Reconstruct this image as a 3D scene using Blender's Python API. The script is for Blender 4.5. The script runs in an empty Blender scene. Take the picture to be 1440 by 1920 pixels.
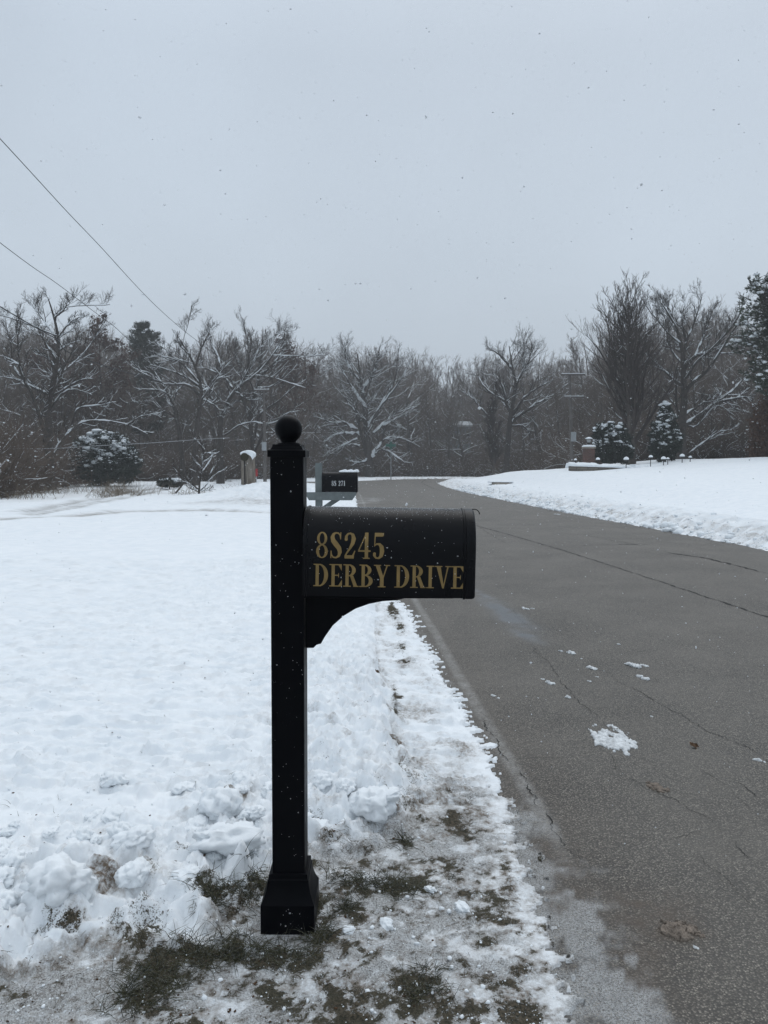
import bpy, bmesh, math, random
import numpy as np
from math import radians, sin, cos, pi
from mathutils import Vector, Matrix

# ------------------------------------------------------------------ scene, camera
scene = bpy.context.scene
COL = scene.collection
CAMH = 1.46
F = 1450.0
PITCH = math.atan(90.0 / F)
CP, SP = cos(PITCH), sin(PITCH)

def ray(px, py):
    u = (px - 720.0) / F; v = (py - 960.0) / F
    return np.array([u, CP - v * SP, -SP - v * CP])

def P(px, py, Y):                      # photograph pixel -> point at ground distance Y
    d = ray(px, py); t = Y / d[1]
    return np.array([d[0] * t, Y, CAMH + d[2] * t])

def G(px, py, z=0.0):                  # photograph pixel -> point on the level z
    d = ray(px, py); t = (z - CAMH) / d[2]
    return np.array([d[0] * t, d[1] * t, z])

cam_d = bpy.data.cameras.new('camera')
cam = bpy.data.objects.new('camera', cam_d); COL.objects.link(cam)
cam.location = (0, 0, CAMH); cam.rotation_euler = (radians(90) - PITCH, 0, 0)
cam_d.sensor_fit = 'VERTICAL'; cam_d.sensor_height = 24.0; cam_d.sensor_width = 18.0
cam_d.lens = F / 1920.0 * 24.0
cam_d.clip_start = 0.05; cam_d.clip_end = 2000
scene.camera = cam

rng = np.random.default_rng(11)

# ------------------------------------------------------------------ numpy noise
_perm = np.random.default_rng(5).permutation(512)
_perm = np.concatenate([_perm, _perm, _perm]).astype(np.int64)
_ang = np.random.default_rng(6).uniform(0, 2 * pi, 512)
_gx, _gy = np.cos(_ang), np.sin(_ang)

def pn(x, y):
    xi = np.floor(x).astype(np.int64); yi = np.floor(y).astype(np.int64)
    xf = x - xi; yf = y - yi
    xi &= 511; yi &= 511
    u = xf * xf * xf * (xf * (xf * 6 - 15) + 10); v = yf * yf * yf * (yf * (yf * 6 - 15) + 10)
    def g(ix, iy, dx, dy):
        h = _perm[(_perm[ix & 511] + iy) & 511] & 511
        return _gx[h] * dx + _gy[h] * dy
    a = g(xi, yi, xf, yf); b = g(xi + 1, yi, xf - 1, yf)
    c = g(xi, yi + 1, xf, yf - 1); d = g(xi + 1, yi + 1, xf - 1, yf - 1)
    return (a + u * (b - a)) * (1 - v) + (c + u * (d - c)) * v

def fbm(x, y, octv=4, gain=.5):
    s = 0.0; a = 1.0
    for k in range(octv):
        s = s + a * pn(x * 2 ** k + 17.3 * k, y * 2 ** k - 9.1 * k); a *= gain
    return s

def sst(a, b, x):
    t = np.clip((x - a) / (b - a), 0, 1)
    return t * t * (3 - 2 * t)

# ------------------------------------------------------------------ object helpers
def put(o, parent=None):
    COL.objects.link(o)
    if parent is not None: o.parent = parent
    return o

def tag(o, label=None, cat=None, group=None, kind=None):
    if label: o['label'] = label
    if cat: o['category'] = cat
    if group: o['group'] = group
    if kind: o['kind'] = kind
    return o

def empty(name, loc=(0, 0, 0), rz=0.0):
    o = bpy.data.objects.new(name, None); o.empty_display_size = .2
    o.location = loc; o.rotation_euler = (0, 0, rz)
    return put(o)

def mesh_np(name, V, faces, attrs=None, smooth=True):
    """V (n,3); faces: list of (m,k) int arrays"""
    me = bpy.data.meshes.new(name)
    V = np.ascontiguousarray(V, dtype=np.float32)
    faces = [np.asarray(f, dtype=np.int32) for f in faces if len(f)]
    me.vertices.add(len(V)); me.vertices.foreach_set('co', V.ravel())
    nl = sum(f.size for f in faces); nf = sum(len(f) for f in faces)
    me.loops.add(nl); me.polygons.add(nf)
    me.loops.foreach_set('vertex_index', np.concatenate([f.ravel() for f in faces]))
    tot = np.concatenate([np.full(len(f), f.shape[1], np.int32) for f in faces])
    st = np.concatenate([[0], np.cumsum(tot)[:-1]]).astype(np.int32)
    me.polygons.foreach_set('loop_start', st)
    me.polygons.foreach_set('use_smooth', np.full(nf, smooth, bool))
    for k, a in (attrs or {}).items():
        a = np.ascontiguousarray(a, dtype=np.float32)
        if a.ndim == 1:
            at = me.attributes.new(k, 'FLOAT', 'POINT'); at.data.foreach_set('value', a)
        else:
            at = me.attributes.new(k, 'FLOAT_COLOR', 'POINT'); at.data.foreach_set('color', a.ravel())
    me.update(calc_edges=True); me.validate()
    return me

def obj(name, me, mat, parent=None):
    o = bpy.data.objects.new(name, me)
    if mat is not None and len(me.materials) == 0: me.materials.append(mat)
    return put(o, parent)

class MB:
    """collects simple solids into ONE mesh"""
    def __init__(s): s.v = []; s.f = []
    def add(s, vs, fs):
        b = len(s.v); s.v += [tuple(map(float, v)) for v in vs]; s.f += [tuple(i + b for i in f) for f in fs]
    def box(s, x0, x1, y0, y1, z0, z1, M=None):
        vs = [(x0, y0, z0), (x1, y0, z0), (x1, y1, z0), (x0, y1, z0), (x0, y0, z1), (x1, y0, z1), (x1, y1, z1), (x0, y1, z1)]
        if M is not None: vs = [tuple(M @ Vector(v)) for v in vs]
        s.add(vs, [(0, 3, 2, 1), (4, 5, 6, 7), (0, 1, 5, 4), (1, 2, 6, 5), (2, 3, 7, 6), (3, 0, 4, 7)])
    def loft(s, rings, cap=True):
        n = len(rings[0]); vs = [p for r in rings for p in r]; fs = []
        for i in range(len(rings) - 1):
            for j in range(n):
                k = (j + 1) % n
                fs.append((i * n + j, i * n + k, (i + 1) * n + k, (i + 1) * n + j))
        if cap:
            fs.append(tuple(reversed(range(n)))); fs.append(tuple((len(rings) - 1) * n + j for j in range(n)))
        s.add(vs, fs)
    def lathe(s, prof, seg=32, c=(0, 0, 0)):
        s.loft([[(c[0] + r * cos(2 * pi * j / seg), c[1] + r * sin(2 * pi * j / seg), c[2] + z) for j in range(seg)] for r, z in prof])
    def square(s, prof, c=(0, 0, 0)):        # stack of square sections (half width, z)
        s.loft([[(c[0] - h, c[1] - h, c[2] + z), (c[0] + h, c[1] - h, c[2] + z), (c[0] + h, c[1] + h, c[2] + z), (c[0] - h, c[1] + h, c[2] + z)] for h, z in prof])
    def tube(s, pts, rad, seg=8):
        pts = np.asarray(pts, float)[None]; rad = np.broadcast_to(np.asarray(rad, float), (pts.shape[1],))[None]
        V, Q, _ = tube_batch(pts, rad, seg)
        s.add(V, [tuple(q) for q in Q])
    def build(s, name, mat, parent=None, bevel=0, smooth=False, seg=2):
        me = bpy.data.meshes.new(name); me.from_pydata(s.v, [], s.f); me.validate()
        bm = bmesh.new(); bm.from_mesh(me)
        bmesh.ops.recalc_face_normals(bm, faces=bm.faces)
        if bevel:
            es = [e for e in bm.edges if len(e.link_faces) == 2 and e.calc_face_angle(0) > .5]
            bmesh.ops.bevel(bm, geom=es, offset=bevel, segments=seg, affect='EDGES', profile=.5)
        for f in bm.faces: f.smooth = smooth
        bm.to_mesh(me); bm.free()
        if smooth: 
            try: me.set_sharp_from_angle(angle=radians(35))
            except Exception: pass
        return obj(name, me, mat, parent)

# ------------------------------------------------------------------ materials
class NT:
    def __init__(s, name):
        s.m = bpy.data.materials.new(name); s.m.use_nodes = True
        s.t = s.m.node_tree; s.t.nodes.clear()
        s.out = s.t.nodes.new('ShaderNodeOutputMaterial')
        s.b = s.t.nodes.new('ShaderNodeBsdfPrincipled')
        s.t.links.new(s.b.outputs[0], s.out.inputs[0])
        s._co = None
    def n(s, typ, **kw):
        nd = s.t.nodes.new(typ)
        for k, v in kw.items(): setattr(nd, k, v)
        return nd
    def link(s, a, b): s.t.links.new(a, b)
    def setin(s, sock, v):
        if isinstance(v, bpy.types.NodeSocket): s.link(v, sock)
        elif isinstance(v, (tuple, list)) and len(v) == 3 and sock.type == 'RGBA': sock.default_value = (*v, 1)
        else: sock.default_value = v
    @property
    def co(s):
        if s._co is None: s._co = s.n('ShaderNodeTexCoord').outputs['Object']
        return s._co
    def noise(s, scale, detail=4, rough=.55, vec=None, dist=0.0):
        nd = s.n('ShaderNodeTexNoise'); s.link(vec or s.co, nd.inputs['Vector'])
        nd.inputs['Scale'].default_value = scale; nd.inputs['Detail'].default_value = detail
        nd.inputs['Roughness'].default_value = rough; nd.inputs['Distortion'].default_value = dist
        return nd.outputs['Fac']
    def vor(s, scale, feature='F1', vec=None, out='Distance', rnd=1.0):
        nd = s.n('ShaderNodeTexVoronoi', feature=feature); s.link(vec or s.co, nd.inputs['Vector'])
        nd.inputs['Scale'].default_value = scale; nd.inputs['Randomness'].default_value = rnd
        return nd.outputs[out]
    def scale(s, v):
        nd = s.n('ShaderNodeMapping'); s.link(s.co, nd.inputs['Vector']); nd.inputs['Scale'].default_value = v
        return nd.outputs[0]
    def math(s, op, a, b=0.0, clamp=False):
        nd = s.n('ShaderNodeMath', operation=op, use_clamp=clamp)
        s.setin(nd.inputs[0], a); s.setin(nd.inputs[1], b); return nd.outputs[0]
    def map(s, v, a, b, c=0.0, d=1.0, smooth=False):
        nd = s.n('ShaderNodeMapRange'); nd.interpolation_type = 'SMOOTHSTEP' if smooth else 'LINEAR'
        s.setin(nd.inputs['Value'], v)
        for k, q in zip(('From Min', 'From Max', 'To Min', 'To Max'), (a, b, c, d)): s.setin(nd.inputs[k], q)
        return nd.outputs[0]
    def mix(s, f, a, b):
        nd = s.n('ShaderNodeMix', data_type='RGBA')
        s.setin(nd.inputs[0], f); s.setin(nd.inputs[6], a); s.setin(nd.inputs[7], b); return nd.outputs[2]
    def attr(s, name, out='Fac'):
        nd = s.n('ShaderNodeAttribute', attribute_name=name); return nd.outputs[out]
    def bump(s, h, dist=.01, strength=1.0, prev=None):
        nd = s.n('ShaderNodeBump'); s.setin(nd.inputs['Height'], h)
        nd.inputs['Distance'].default_value = dist; nd.inputs['Strength'].default_value = strength
        if prev is not None: s.link(prev, nd.inputs['Normal'])
        return nd.outputs[0]
    def fin(s, col=None, rough=.8, spec=.3, normal=None, metal=0.0):
        if col is not None: s.setin(s.b.inputs['Base Color'], col)
        s.setin(s.b.inputs['Roughness'], rough); s.setin(s.b.inputs['Specular IOR Level'], spec)
        s.setin(s.b.inputs['Metallic'], metal)
        if normal is not None: s.link(normal, s.b.inputs['Normal'])
        return s.m

SNOW = (.84, .875, .90)

def m_ground():
    t = NT('snow_ground')
    sep = t.n('ShaderNodeSeparateColor'); t.link(t.attr('mask', 'Color'), sep.inputs[0])
    R, Gm, B = sep.outputs[0], sep.outputs[1], sep.outputs[2]
    n3 = t.noise(5, 3); n1 = t.noise(38, 6, .62); n2 = t.noise(210, 3, .6); n4 = t.noise(95, 4, .65)
    base = t.mix(t.map(n3, .35, .65), (.80, .84, .872), (.865, .893, .915))
    dirtc = t.mix(t.map(n3, .4, .6), (.20, .155, .115), (.33, .295, .26))
    dirt = t.math('MULTIPLY', R, t.map(t.math('ADD', t.math('MULTIPLY', n1, .6), t.math('MULTIPLY', n4, .4)), .38, .62, .02, 1.35), clamp=True)
    c = t.mix(dirt, base, dirtc)
    # grey translucent slush
    slc = t.mix(t.map(t.math('ADD', t.math('MULTIPLY', n2, .6), t.math('MULTIPLY', n4, .4)), .41, .58), (.085, .078, .068), (.62, .63, .63))
    sl = t.math('MULTIPLY', B, t.map(n4, .36, .60, .25, 1.1), clamp=True)
    c = t.mix(sl, c, slc)
    # bare ground (matted grass, soil)
    gate = t.math('MULTIPLY', Gm, 7.0, clamp=True)
    e = t.math('ADD', Gm, t.math('ADD', t.math('MULTIPLY', t.math('SUBTRACT', n1, .5), 1.1), t.math('MULTIPLY', t.math('SUBTRACT', n2, .5), 1.1)))
    bare = t.math('MULTIPLY', t.map(e, .42, .66, smooth=True), gate)
    gcol = t.mix(t.map(n4, .42, .58), (.030, .028, .018), (.105, .085, .058))
    gcol = t.mix(t.map(n3, .42, .58), gcol, t.mix(t.map(n2, .4, .6), (.028, .027, .017), (.095, .084, .056)))
    c = t.mix(bare, c, gcol)
    h = t.math('ADD', t.math('MULTIPLY', n1, .9), t.math('ADD', t.math('MULTIPLY', n4, .45), t.math('MULTIPLY', n2, .28)))
    rgh = t.math('ADD', t.math('MAXIMUM', t.math('MAXIMUM', R, Gm), B), .09, clamp=True)
    nd = t.n('ShaderNodeBump'); t.link(h, nd.inputs['Height']); nd.inputs['Distance'].default_value = .02
    t.link(t.math('MULTIPLY', rgh, .9), nd.inputs['Strength'])
    return t.fin(c, .75, .25, nd.outputs[0])

def m_road():
    t = NT('asphalt')
    sep = t.n('ShaderNodeSeparateColor'); t.link(t.attr('mask', 'Color'), sep.inputs[0])
    wet_sheen, frost, brown = sep.outputs[0], sep.outputs[1], sep.outputs[2]; line = t.attr('mask', 'Alpha')
    v = t.vor(140, out='Color'); sc = t.n('ShaderNodeSeparateColor'); t.link(v, sc.inputs[0])
    vd = t.vor(140)
    n1 = t.noise(1.1, 5, .6); n2 = t.noise(330, 2); n3 = t.noise(17, 5, .6); n5 = t.noise(150, 3, .7)
    st = t.mix(t.map(t.math('POWER', sc.outputs[0], 1.6), 0, 1), (.086, .077, .064), (.50, .45, .378))
    st = t.mix(t.map(n2, .36, .60), (.030, .027, .023), st)
    st = t.mix(t.map(vd, .35, .62), st, (.020, .019, .017))
    st = t.mix(t.map(n1, .33, .68, 0, .34), st, (.205, .187, .162))
    lane = t.noise(.5, 4, .55, vec=t.scale((2.2, .16, 1)))
    st = t.mix(t.map(lane, .45, .66, 0, .28), st, (.110, .098, .082))
    c = t.mix(t.math('MULTIPLY', brown, t.map(n3, .3, .7, .2, .85), clamp=True), st, (.085, .062, .044))
    c = t.mix(t.math('MULTIPLY', wet_sheen, .75), c, (.105, .118, .132))  # wet patches, with a bluish sky reflection painted into their colour
    lw = t.math('MULTIPLY', line, t.map(t.math('ADD', t.math('MULTIPLY', t.noise(55, 5, .7), .6), t.math('MULTIPLY', t.noise(8, 4, .6), .5)), .40, .66, .95, .12), clamp=True)
    c = t.mix(t.math('MULTIPLY', lw, t.map(n2, .35, .6, 1.0, .45)), c, (.36, .355, .34))
    e = t.math('ADD', frost, t.math('ADD', t.math('MULTIPLY', t.math('SUBTRACT', n3, .5), .9), t.math('MULTIPLY', t.math('SUBTRACT', n5, .5), 1.25)))
    fr = t.math('MULTIPLY', t.map(e, .28, 1.02), t.math('MULTIPLY', frost, 6.0, clamp=True))
    c = t.mix(t.math('MULTIPLY', fr, t.map(t.math('ADD', t.math('MULTIPLY', n2, .5), t.math('MULTIPLY', n5, .5)), .42, .57, .95, .08)), c, (.44, .45, .45))
    rough = t.map(wet_sheen, 0, 1, .62, .28)
    nb = t.bump(t.math('ADD', t.math('MULTIPLY', vd, -1.0), t.math('MULTIPLY', n2, .6)), .004, .75)
    return t.fin(c, rough, .5, nb)

def m_simple(name, col, rough=.7, spec=.3, var=.0, vscale=20, bump=0.0, bscale=60, metal=0.0):
    t = NT(name)
    n = t.noise(vscale, 4)
    c = t.mix(t.map(n, .3, .7), tuple(x * (1 - var) for x in col), tuple(min(1, x * (1 + var)) for x in col))
    nb = t.bump(t.noise(bscale, 3), .01, bump) if bump else None
    return t.fin(c, rough, spec, nb, metal)

def m_blade(name, a, b, dust=.0):
    t = NT(name); tint = t.attr('tint')
    c = t.mix(tint, a, b)
    if dust: c = t.mix(t.math('MULTIPLY', t.map(t.noise(140, 2), .5, .62), dust), c, SNOW)
    return t.fin(c, .7, .25)

def m_black(name, rough=.34, SPEC=.06):
    t = NT(name)
    n = t.noise(9, 4, .6); f = t.noise(420, 2)
    c = t.mix(n, (.0009, .0011, .0020), (.0020, .0024, .0040))
    # fine frost/water specks that stick to the paint
    v = t.vor(120, out='Distance'); sp = t.math('MULTIPLY', t.map(v, .10, .05), t.map(t.noise(7, 2), .56, .66))
    c = t.mix(t.math('MULTIPLY', sp, .35), c, (.35, .37, .40))
    return t.fin(c, t.map(n, .3, .7, rough - .06, rough + .10), SPEC, t.bump(f, .0006, .35))

M = {}
M['ground'] = m_ground(); M['road'] = m_road()
M['black'] = m_black('black_paint', .40)
M['boxblack'] = m_black('black_powder_coat', .30, .15)
M['gold'] = m_simple('bronze_gold_vinyl', (.25, .17, .064), .5, .25, .18, 30)
M['white_vinyl'] = m_simple('white_vinyl', (.55, .57, .58), .5, .4, .1, 30)
M['grey_wood'] = m_simple('grey_painted_wood', (.135, .155, .155), .75, .3, .16, 14, .25, 60)
M['snow'] = m_simple('clean_snow', SNOW, .75, .2, .05, 14, .35, 45)
M['clodsnow'] = m_simple('clod_snow', SNOW, .75, .2, .035, 5)
M['treesnow'] = m_simple('snow_on_branches', (.70, .735, .76), .8, .2, .08, 3)
M['dirtysnow'] = m_simple('dirty_snow', (.50, .47, .43), .75, .25, .30, 22, .5, 70)
def m_flake():
    t = NT('snowflake'); t.fin((.82, .84, .86), .9, .1)
    tr = t.n('ShaderNodeBsdfTranslucent'); tr.inputs[0].default_value = (.85, .87, .89, 1); mx_ = t.n('ShaderNodeMixShader'); mx_.inputs[0].default_value = .72
    t.link(t.b.outputs[0], mx_.inputs[1]); t.link(tr.outputs[0], mx_.inputs[2]); t.link(mx_.outputs[0], t.out.inputs[0]); return t.m
M['flake'] = m_flake()
M['roadsnow'] = m_simple('wet_road_snow', (.60, .62, .63), .6, .3, .35, 40, .6, 90)
M['brownslush'] = m_simple('brown_slush', (.20, .165, .135), .7, .3, .45, 45, .7, 90)
M['bark'] = m_simple('dark_bark', (.054, .047, .042), .9, .2, .4, 6, .4, 22)
M['bark_mid'] = m_simple('hazed_bark', (.092, .081, .072), .9, .2, .4, 6, .4, 22)  # paler copy of the bark, distance haze put into the colour
M['twig'] = m_simple('hazed_twigs', (.132, .106, .087), .9, .2, .3, 1.5)  # twigs of the wood behind, lightened in colour to look hazier
M['peartwig'] = m_simple('dark_brown_twigs', (.056, .046, .041), .9, .2, .3, 1.5)
M['brush'] = m_simple('undergrowth_twigs', (.110, .084, .066), .9, .2, .4, .8)
M['grass'] = m_blade('grass_blades', (.014, .019, .009), (.090, .083, .040), .15)
M['straw'] = m_blade('matted_straw', (.045, .036, .022), (.19, .15, .095), .45)
M['drygrass'] = m_blade('dry_grass', (.10, .08, .055), (.28, .23, .17))
M['needle'] = m_blade('dark_needles', (.012, .018, .014), (.045, .060, .044))
M['needle_pine'] = m_blade('pine_needles', (.016, .024, .016), (.055, .070, .045))
M['rust'] = m_blade('rust_leaves', (.050, .026, .016), (.140, .070, .038))
M['brownleaf'] = m_blade('withered_oak_leaves', (.045, .026, .020), (.115, .066, .050))
M['wire'] = m_simple('black_cable', (.02, .021, .023), .6, .3)
M['wirewhite'] = m_simple('frosted_wire', (.42, .44, .46), .7, .3)
M['polewood'] = m_simple('weathered_pole', (.115, .105, .098), .9, .2, .25, 5, .3, 30)
M['metalgrey'] = m_simple('galvanised_box', (.28, .30, .31), .5, .5, .1, 10)
M['red'] = m_simple('red_plastic', (.30, .016, .020), .5, .4, .1, 10)
M['green'] = m_simple('green_sign', (.012, .115, .085), .45, .5, .1, 10)
M['carpaint'] = m_simple('dark_car_paint', (.010, .011, .013), .25, .5, .1, 4)
M['carglass'] = m_simple('dark_glass', (.012, .014, .017), .08, .6, .1, 4)
M['tyre'] = m_simple('tyre_rubber', (.012, .012, .012), .9, .2)
M['concrete'] = m_simple('concrete', (.26, .235, .20), .9, .2, .25, 8, .3, 40)
M['siding'] = m_simple('grey_siding', (.17, .185, .195), .8, .3, .1, 5)
M['shingle'] = m_simple('snowy_roof', (.45, .47, .49), .8, .2, .1, 5)
M['palepanel'] = m_simple('pale_blue_door', (.17, .22, .24), .6, .3, .1, 5)
M['crack'] = m_simple('tarred_crack', (.020, .0195, .018), .8, .3, .3, 20)
M['brass'] = m_simple('black_lantern_metal', (.012, .012, .013), .5, .4)
M['lampglass'] = m_simple('frosted_lamp_glass', (.30, .31, .31), .3, .5)
M['leaf'] = m_simple('dead_leaf', (.075, .042, .022), .8, .2, .3, 60)

def m_logwood():
    t = NT('weathered_log')
    n = t.noise(6, 5, .6, vec=t.scale((5, 5, .35))); n2 = t.noise(3, 3)
    c = t.mix(t.map(n, .35, .65), (.085, .072, .058), (.27, .24, .205))
    c = t.mix(t.map(n2, .52, .68, 0, .5), c, (.16, .12, .085))
    return t.fin(c, .9, .15, t.bump(n, .02, .8))
M['log'] = m_logwood()

def m_paintline():
    t = NT('worn_white_paint'); n = t.noise(60, 5, .7); n2 = t.noise(9, 4, .6); n3 = t.noise(300, 2)
    worn = t.math('ADD', t.math('MULTIPLY', n, .6), t.math('MULTIPLY', n2, .5))
    c = t.mix(t.map(worn, .46, .66), (.26, .255, .245), (.085, .080, .072))
    c = t.mix(t.map(n3, .5, .62, 0, .7), c, (.05, .048, .044))
    return t.fin(c, .8, .3, t.bump(n3, .003, .6))
M['line'] = m_paintline()

def m_brick():
    t = NT('red_brick')
    b = t.n('ShaderNodeTexBrick'); sw = t.n('ShaderNodeVectorRotate', rotation_type='X_AXIS'); t.link(t.co, sw.inputs[0]); sw.inputs['Angle'].default_value = radians(90)
    t.link(sw.outputs[0], b.inputs['Vector'])
    b.inputs['Color1'].default_value = (.115, .055, .043, 1); b.inputs['Color2'].default_value = (.070, .040, .034, 1)
    b.inputs['Mortar'].default_value = (.17, .15, .135, 1); b.inputs['Scale'].default_value = 4.6
    b.inputs['Mortar Size'].default_value = .022; b.inputs['Row Height'].default_value = .33; b.inputs['Brick Width'].default_value = .9
    return t.fin(b.outputs[0], .85, .2)
M['brick'] = m_brick()

def m_stone():
    t = NT('limestone_blocks')
    b = t.n('ShaderNodeTexBrick'); sw = t.n('ShaderNodeVectorRotate', rotation_type='X_AXIS'); t.link(t.co, sw.inputs[0]); sw.inputs['Angle'].default_value = radians(90)
    t.link(sw.outputs[0], b.inputs['Vector'])
    b.inputs['Color1'].default_value = (.22, .195, .16, 1); b.inputs['Color2'].default_value = (.14, .125, .105, 1)
    b.inputs['Mortar'].default_value = (.05, .045, .04, 1); b.inputs['Scale'].default_value = 2.0
    b.inputs['Mortar Size'].default_value = .02; b.inputs['Row Height'].default_value = .25; b.inputs['Brick Width'].default_value = .9
    return t.fin(b.outputs[0], .9, .2)
M['stone'] = m_stone()

# ------------------------------------------------------------------ road polygon + terrain
RL = [(-18, -12), (-18, -.2), (-4, .25), (-.4, .6), (.40, .95), (.53, 1.5), (.53, 2.0), (.535, 3.2), (.52, 3.9), (.46, 4.7), (.33, 6.4), (.22, 7.6), (.06, 8.6), (-.12, 10.5), (-.55, 19), (-1.05, 29), (-1.5, 38), (-2.2, 47), (-4.5, 53.5), (-9, 57), (-30, 60)]  # first points add an unseen asphalt drive behind the camera to darken mailbox reflections
RR = [(7.6, -12), (7.2, 3), (6.62, 12), (6.04, 18), (5.4, 23.6), (4.72, 33), (4.2, 39.7), (3.95, 48), (4.0, 58), (4.7, 63.5), (7, 67.5), (11, 70), (30, 74)]
RO = [(30, 78), (11, 76.5), (6.5, 76.5), (3.7, 75.5), (.5, 72), (-2.2, 67), (-5, 64.5), (-10, 64), (-30, 66)]
ROAD = np.array(RL[:-1] + [RL[-1]] + RO[::-1] + RR[::-1])

def poly_sd(X, Y, poly):
    """signed distance, negative inside"""
    d2 = np.full(X.shape, 1e9); ins = np.zeros(X.shape, bool); n = len(poly)
    for i in range(n):
        a = poly[i]; b = poly[(i + 1) % n]; e = b - a
        wx = X - a[0]; wy = Y - a[1]
        t = np.clip((wx * e[0] + wy * e[1]) / (e @ e + 1e-12), 0, 1)
        d2 = np.minimum(d2, (wx - e[0] * t) ** 2 + (wy - e[1] * t) ** 2)
        cnd = (a[1] <= Y) != (b[1] <= Y)
        xx = a[0] + (Y - a[1]) / (e[1] if abs(e[1]) > 1e-9 else 1e-9) * e[0]
        ins ^= cnd & (X < xx)
    d = np.sqrt(d2)
    return np.where(ins, -d, d)

def road_x(Y, pts):
    p = np.array(pts); o = np.argsort(p[:, 1]); return np.interp(Y, p[o, 1], p[o, 0])

_we = [(-130, 23), (0, 31), (60, 37), (95, 43.5), (140, 51), (260, 58), (330, 62), (420, 64), (500, 68), (600, 80), (760, 83), (900, 83), (960, 75), (1020, 64), (1060, 56), (1110, 50), (1200, 47.5), (1330, 46), (1440, 45), (1640, 44)]
WOOD = np.array([(P(a, 870, y)[0], y) for a, y in _we] + [(75, 44), (190, 44), (190, 290), (-190, 290), (-190, 23)])
def wood_w(X, Y):
    return -poly_sd(np.asarray(X, float), np.asarray(Y, float), WOOD)

def terrain(X, Y):
    X = np.asarray(X, float); Y = np.asarray(Y, float)
    u = X - np.where(Y < 60, road_x(np.minimum(Y, 58), RR), 4.0 + (Y - 58) * .9)
    zr = (1.0 * sst(.5, 5.0, u) + .70 * sst(4, 15, u)) * sst(4, 34, Y) * (1 - .62 * sst(46, 66, Y) * sst(20, 12, X))
    w = wood_w(X, Y)
    zw = 2.3 * sst(0, 40, w) + 5.0 * sst(60, 160, w)
    # ploughed heap carrying the old log post
    hp = .50 * np.exp(-(((X + 4.7) / 2.5) ** 2 + ((Y - 33.5) / 4.2) ** 2) ** 1.4)
    return zr + zw * (X < 8) + np.maximum(zw - .9, 0) * (X >= 8) + hp

# deep (ploughed) snow border near the post, traced on the ground
DEEP_PX = [(706, 1120), (702, 1190), (706, 1260), (722, 1340), (745, 1440), (775, 1490), (745, 1545), (660, 1585), (585, 1600), (510, 1640), (470, 1690), (395, 1722), (330, 1790), (250, 1770), (150, 1780), (60, 1830), (-60, 1875), (-420, 1920)]
_dp = [G(a, b)[:2] for a, b in DEEP_PX]
_up = [(-.25, 10.5), (-.75, 19)]
DEEP = np.array(_up[::-1] + [(-1.3, 29)] [:0] + _dp + [(-6, 1.2), (-40, 1.2), (-40, 30), (-1.6, 30)])
DEEP = np.array([(-1.6, 29.5), (-1.05, 19), (-.62, 12.5)] + _dp + [(-2.6, 1.75), (-4.5, 1.5), (-8, 1.6), (-60, 1.6), (-60, 29.5)])

def lineaxis(parts):
    return np.unique(np.concatenate(parts))

def grow_axis(a, step0, rate, end):
    out = [a]; s = step0
    while out[-1] < end:
        out.append(out[-1] + s); s *= (1 + rate)
    return np.array(out)

xs_r = grow_axis(2.2, .010, .028, 170); xs_c = np.arange(-2.2, 2.2, .0088)
XS = np.concatenate([-xs_r[::-1], xs_c[1:], xs_r])
ys = [1.15]
while ys[-1] < 260: ys.append(ys[-1] + max(.0088, .0036 * ys[-1]))
YS = np.concatenate([-grow_axis(0, .15, .2, 40)[::-1] + 1.0, np.array(ys)])
GX, GY = np.meshgrid(XS, YS)
sd = poly_sd(GX, GY, ROAD)                       # >0 off the road
dd = poly_sd(GX, GY, DEEP)                       # <0 in the deep snow
edge_n = fbm(GX * 2.3, GY * 2.3, 6, .68) * .10
sdn = sd + edge_n * np.clip(.35 + .03 * GY, .3, 1.6)
left = GX < road_x(np.minimum(GY, 50), RL) + 2.5
sdn = sdn + fbm(GX * 13 + 40, GY * 13, 4, .68) * .085 * sst(4.4, 3.6, GY) * np.exp(-(sd / .3) ** 2)
sdn = sdn + (np.abs(fbm(GX * 4.5, GY * 9, 5, .66)) - .22) * .20 * sst(3.3, 4.2, GY) * sst(14, 10, GY) * left * np.exp(-(sd / .25) ** 2)
T = terrain(GX, GY)

Z = np.full(GX.shape, -.035)
# verge: thin trodden snow beside the road
thin = .004 + .020 * sst(.0, .16, sdn) + .010 * sst(.1, .6, sdn)
ribs = (fbm(GX * 4, GY * 22, 4, .62) * .040 - .005) * sst(.02, .15, sdn) * (GY < 11) * (GY > 3.2) * left
rough_n = fbm(GX * 24, GY * 24, 3, .6); crumb = np.abs(fbm(GX * 19 + 60, GY * 19, 3, .6))
thin = thin * (1 - .55 * sst(3.7, 3.0, GY))
sdn_f = fbm(GX * 16, GY * 16, 4, .65)
verge = thin + ribs + (rough_n * .006 - crumb * .012 * sst(4.2, 3.4, GY)) * (GY < 12) * sst(0, .1, sdn)
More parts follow.
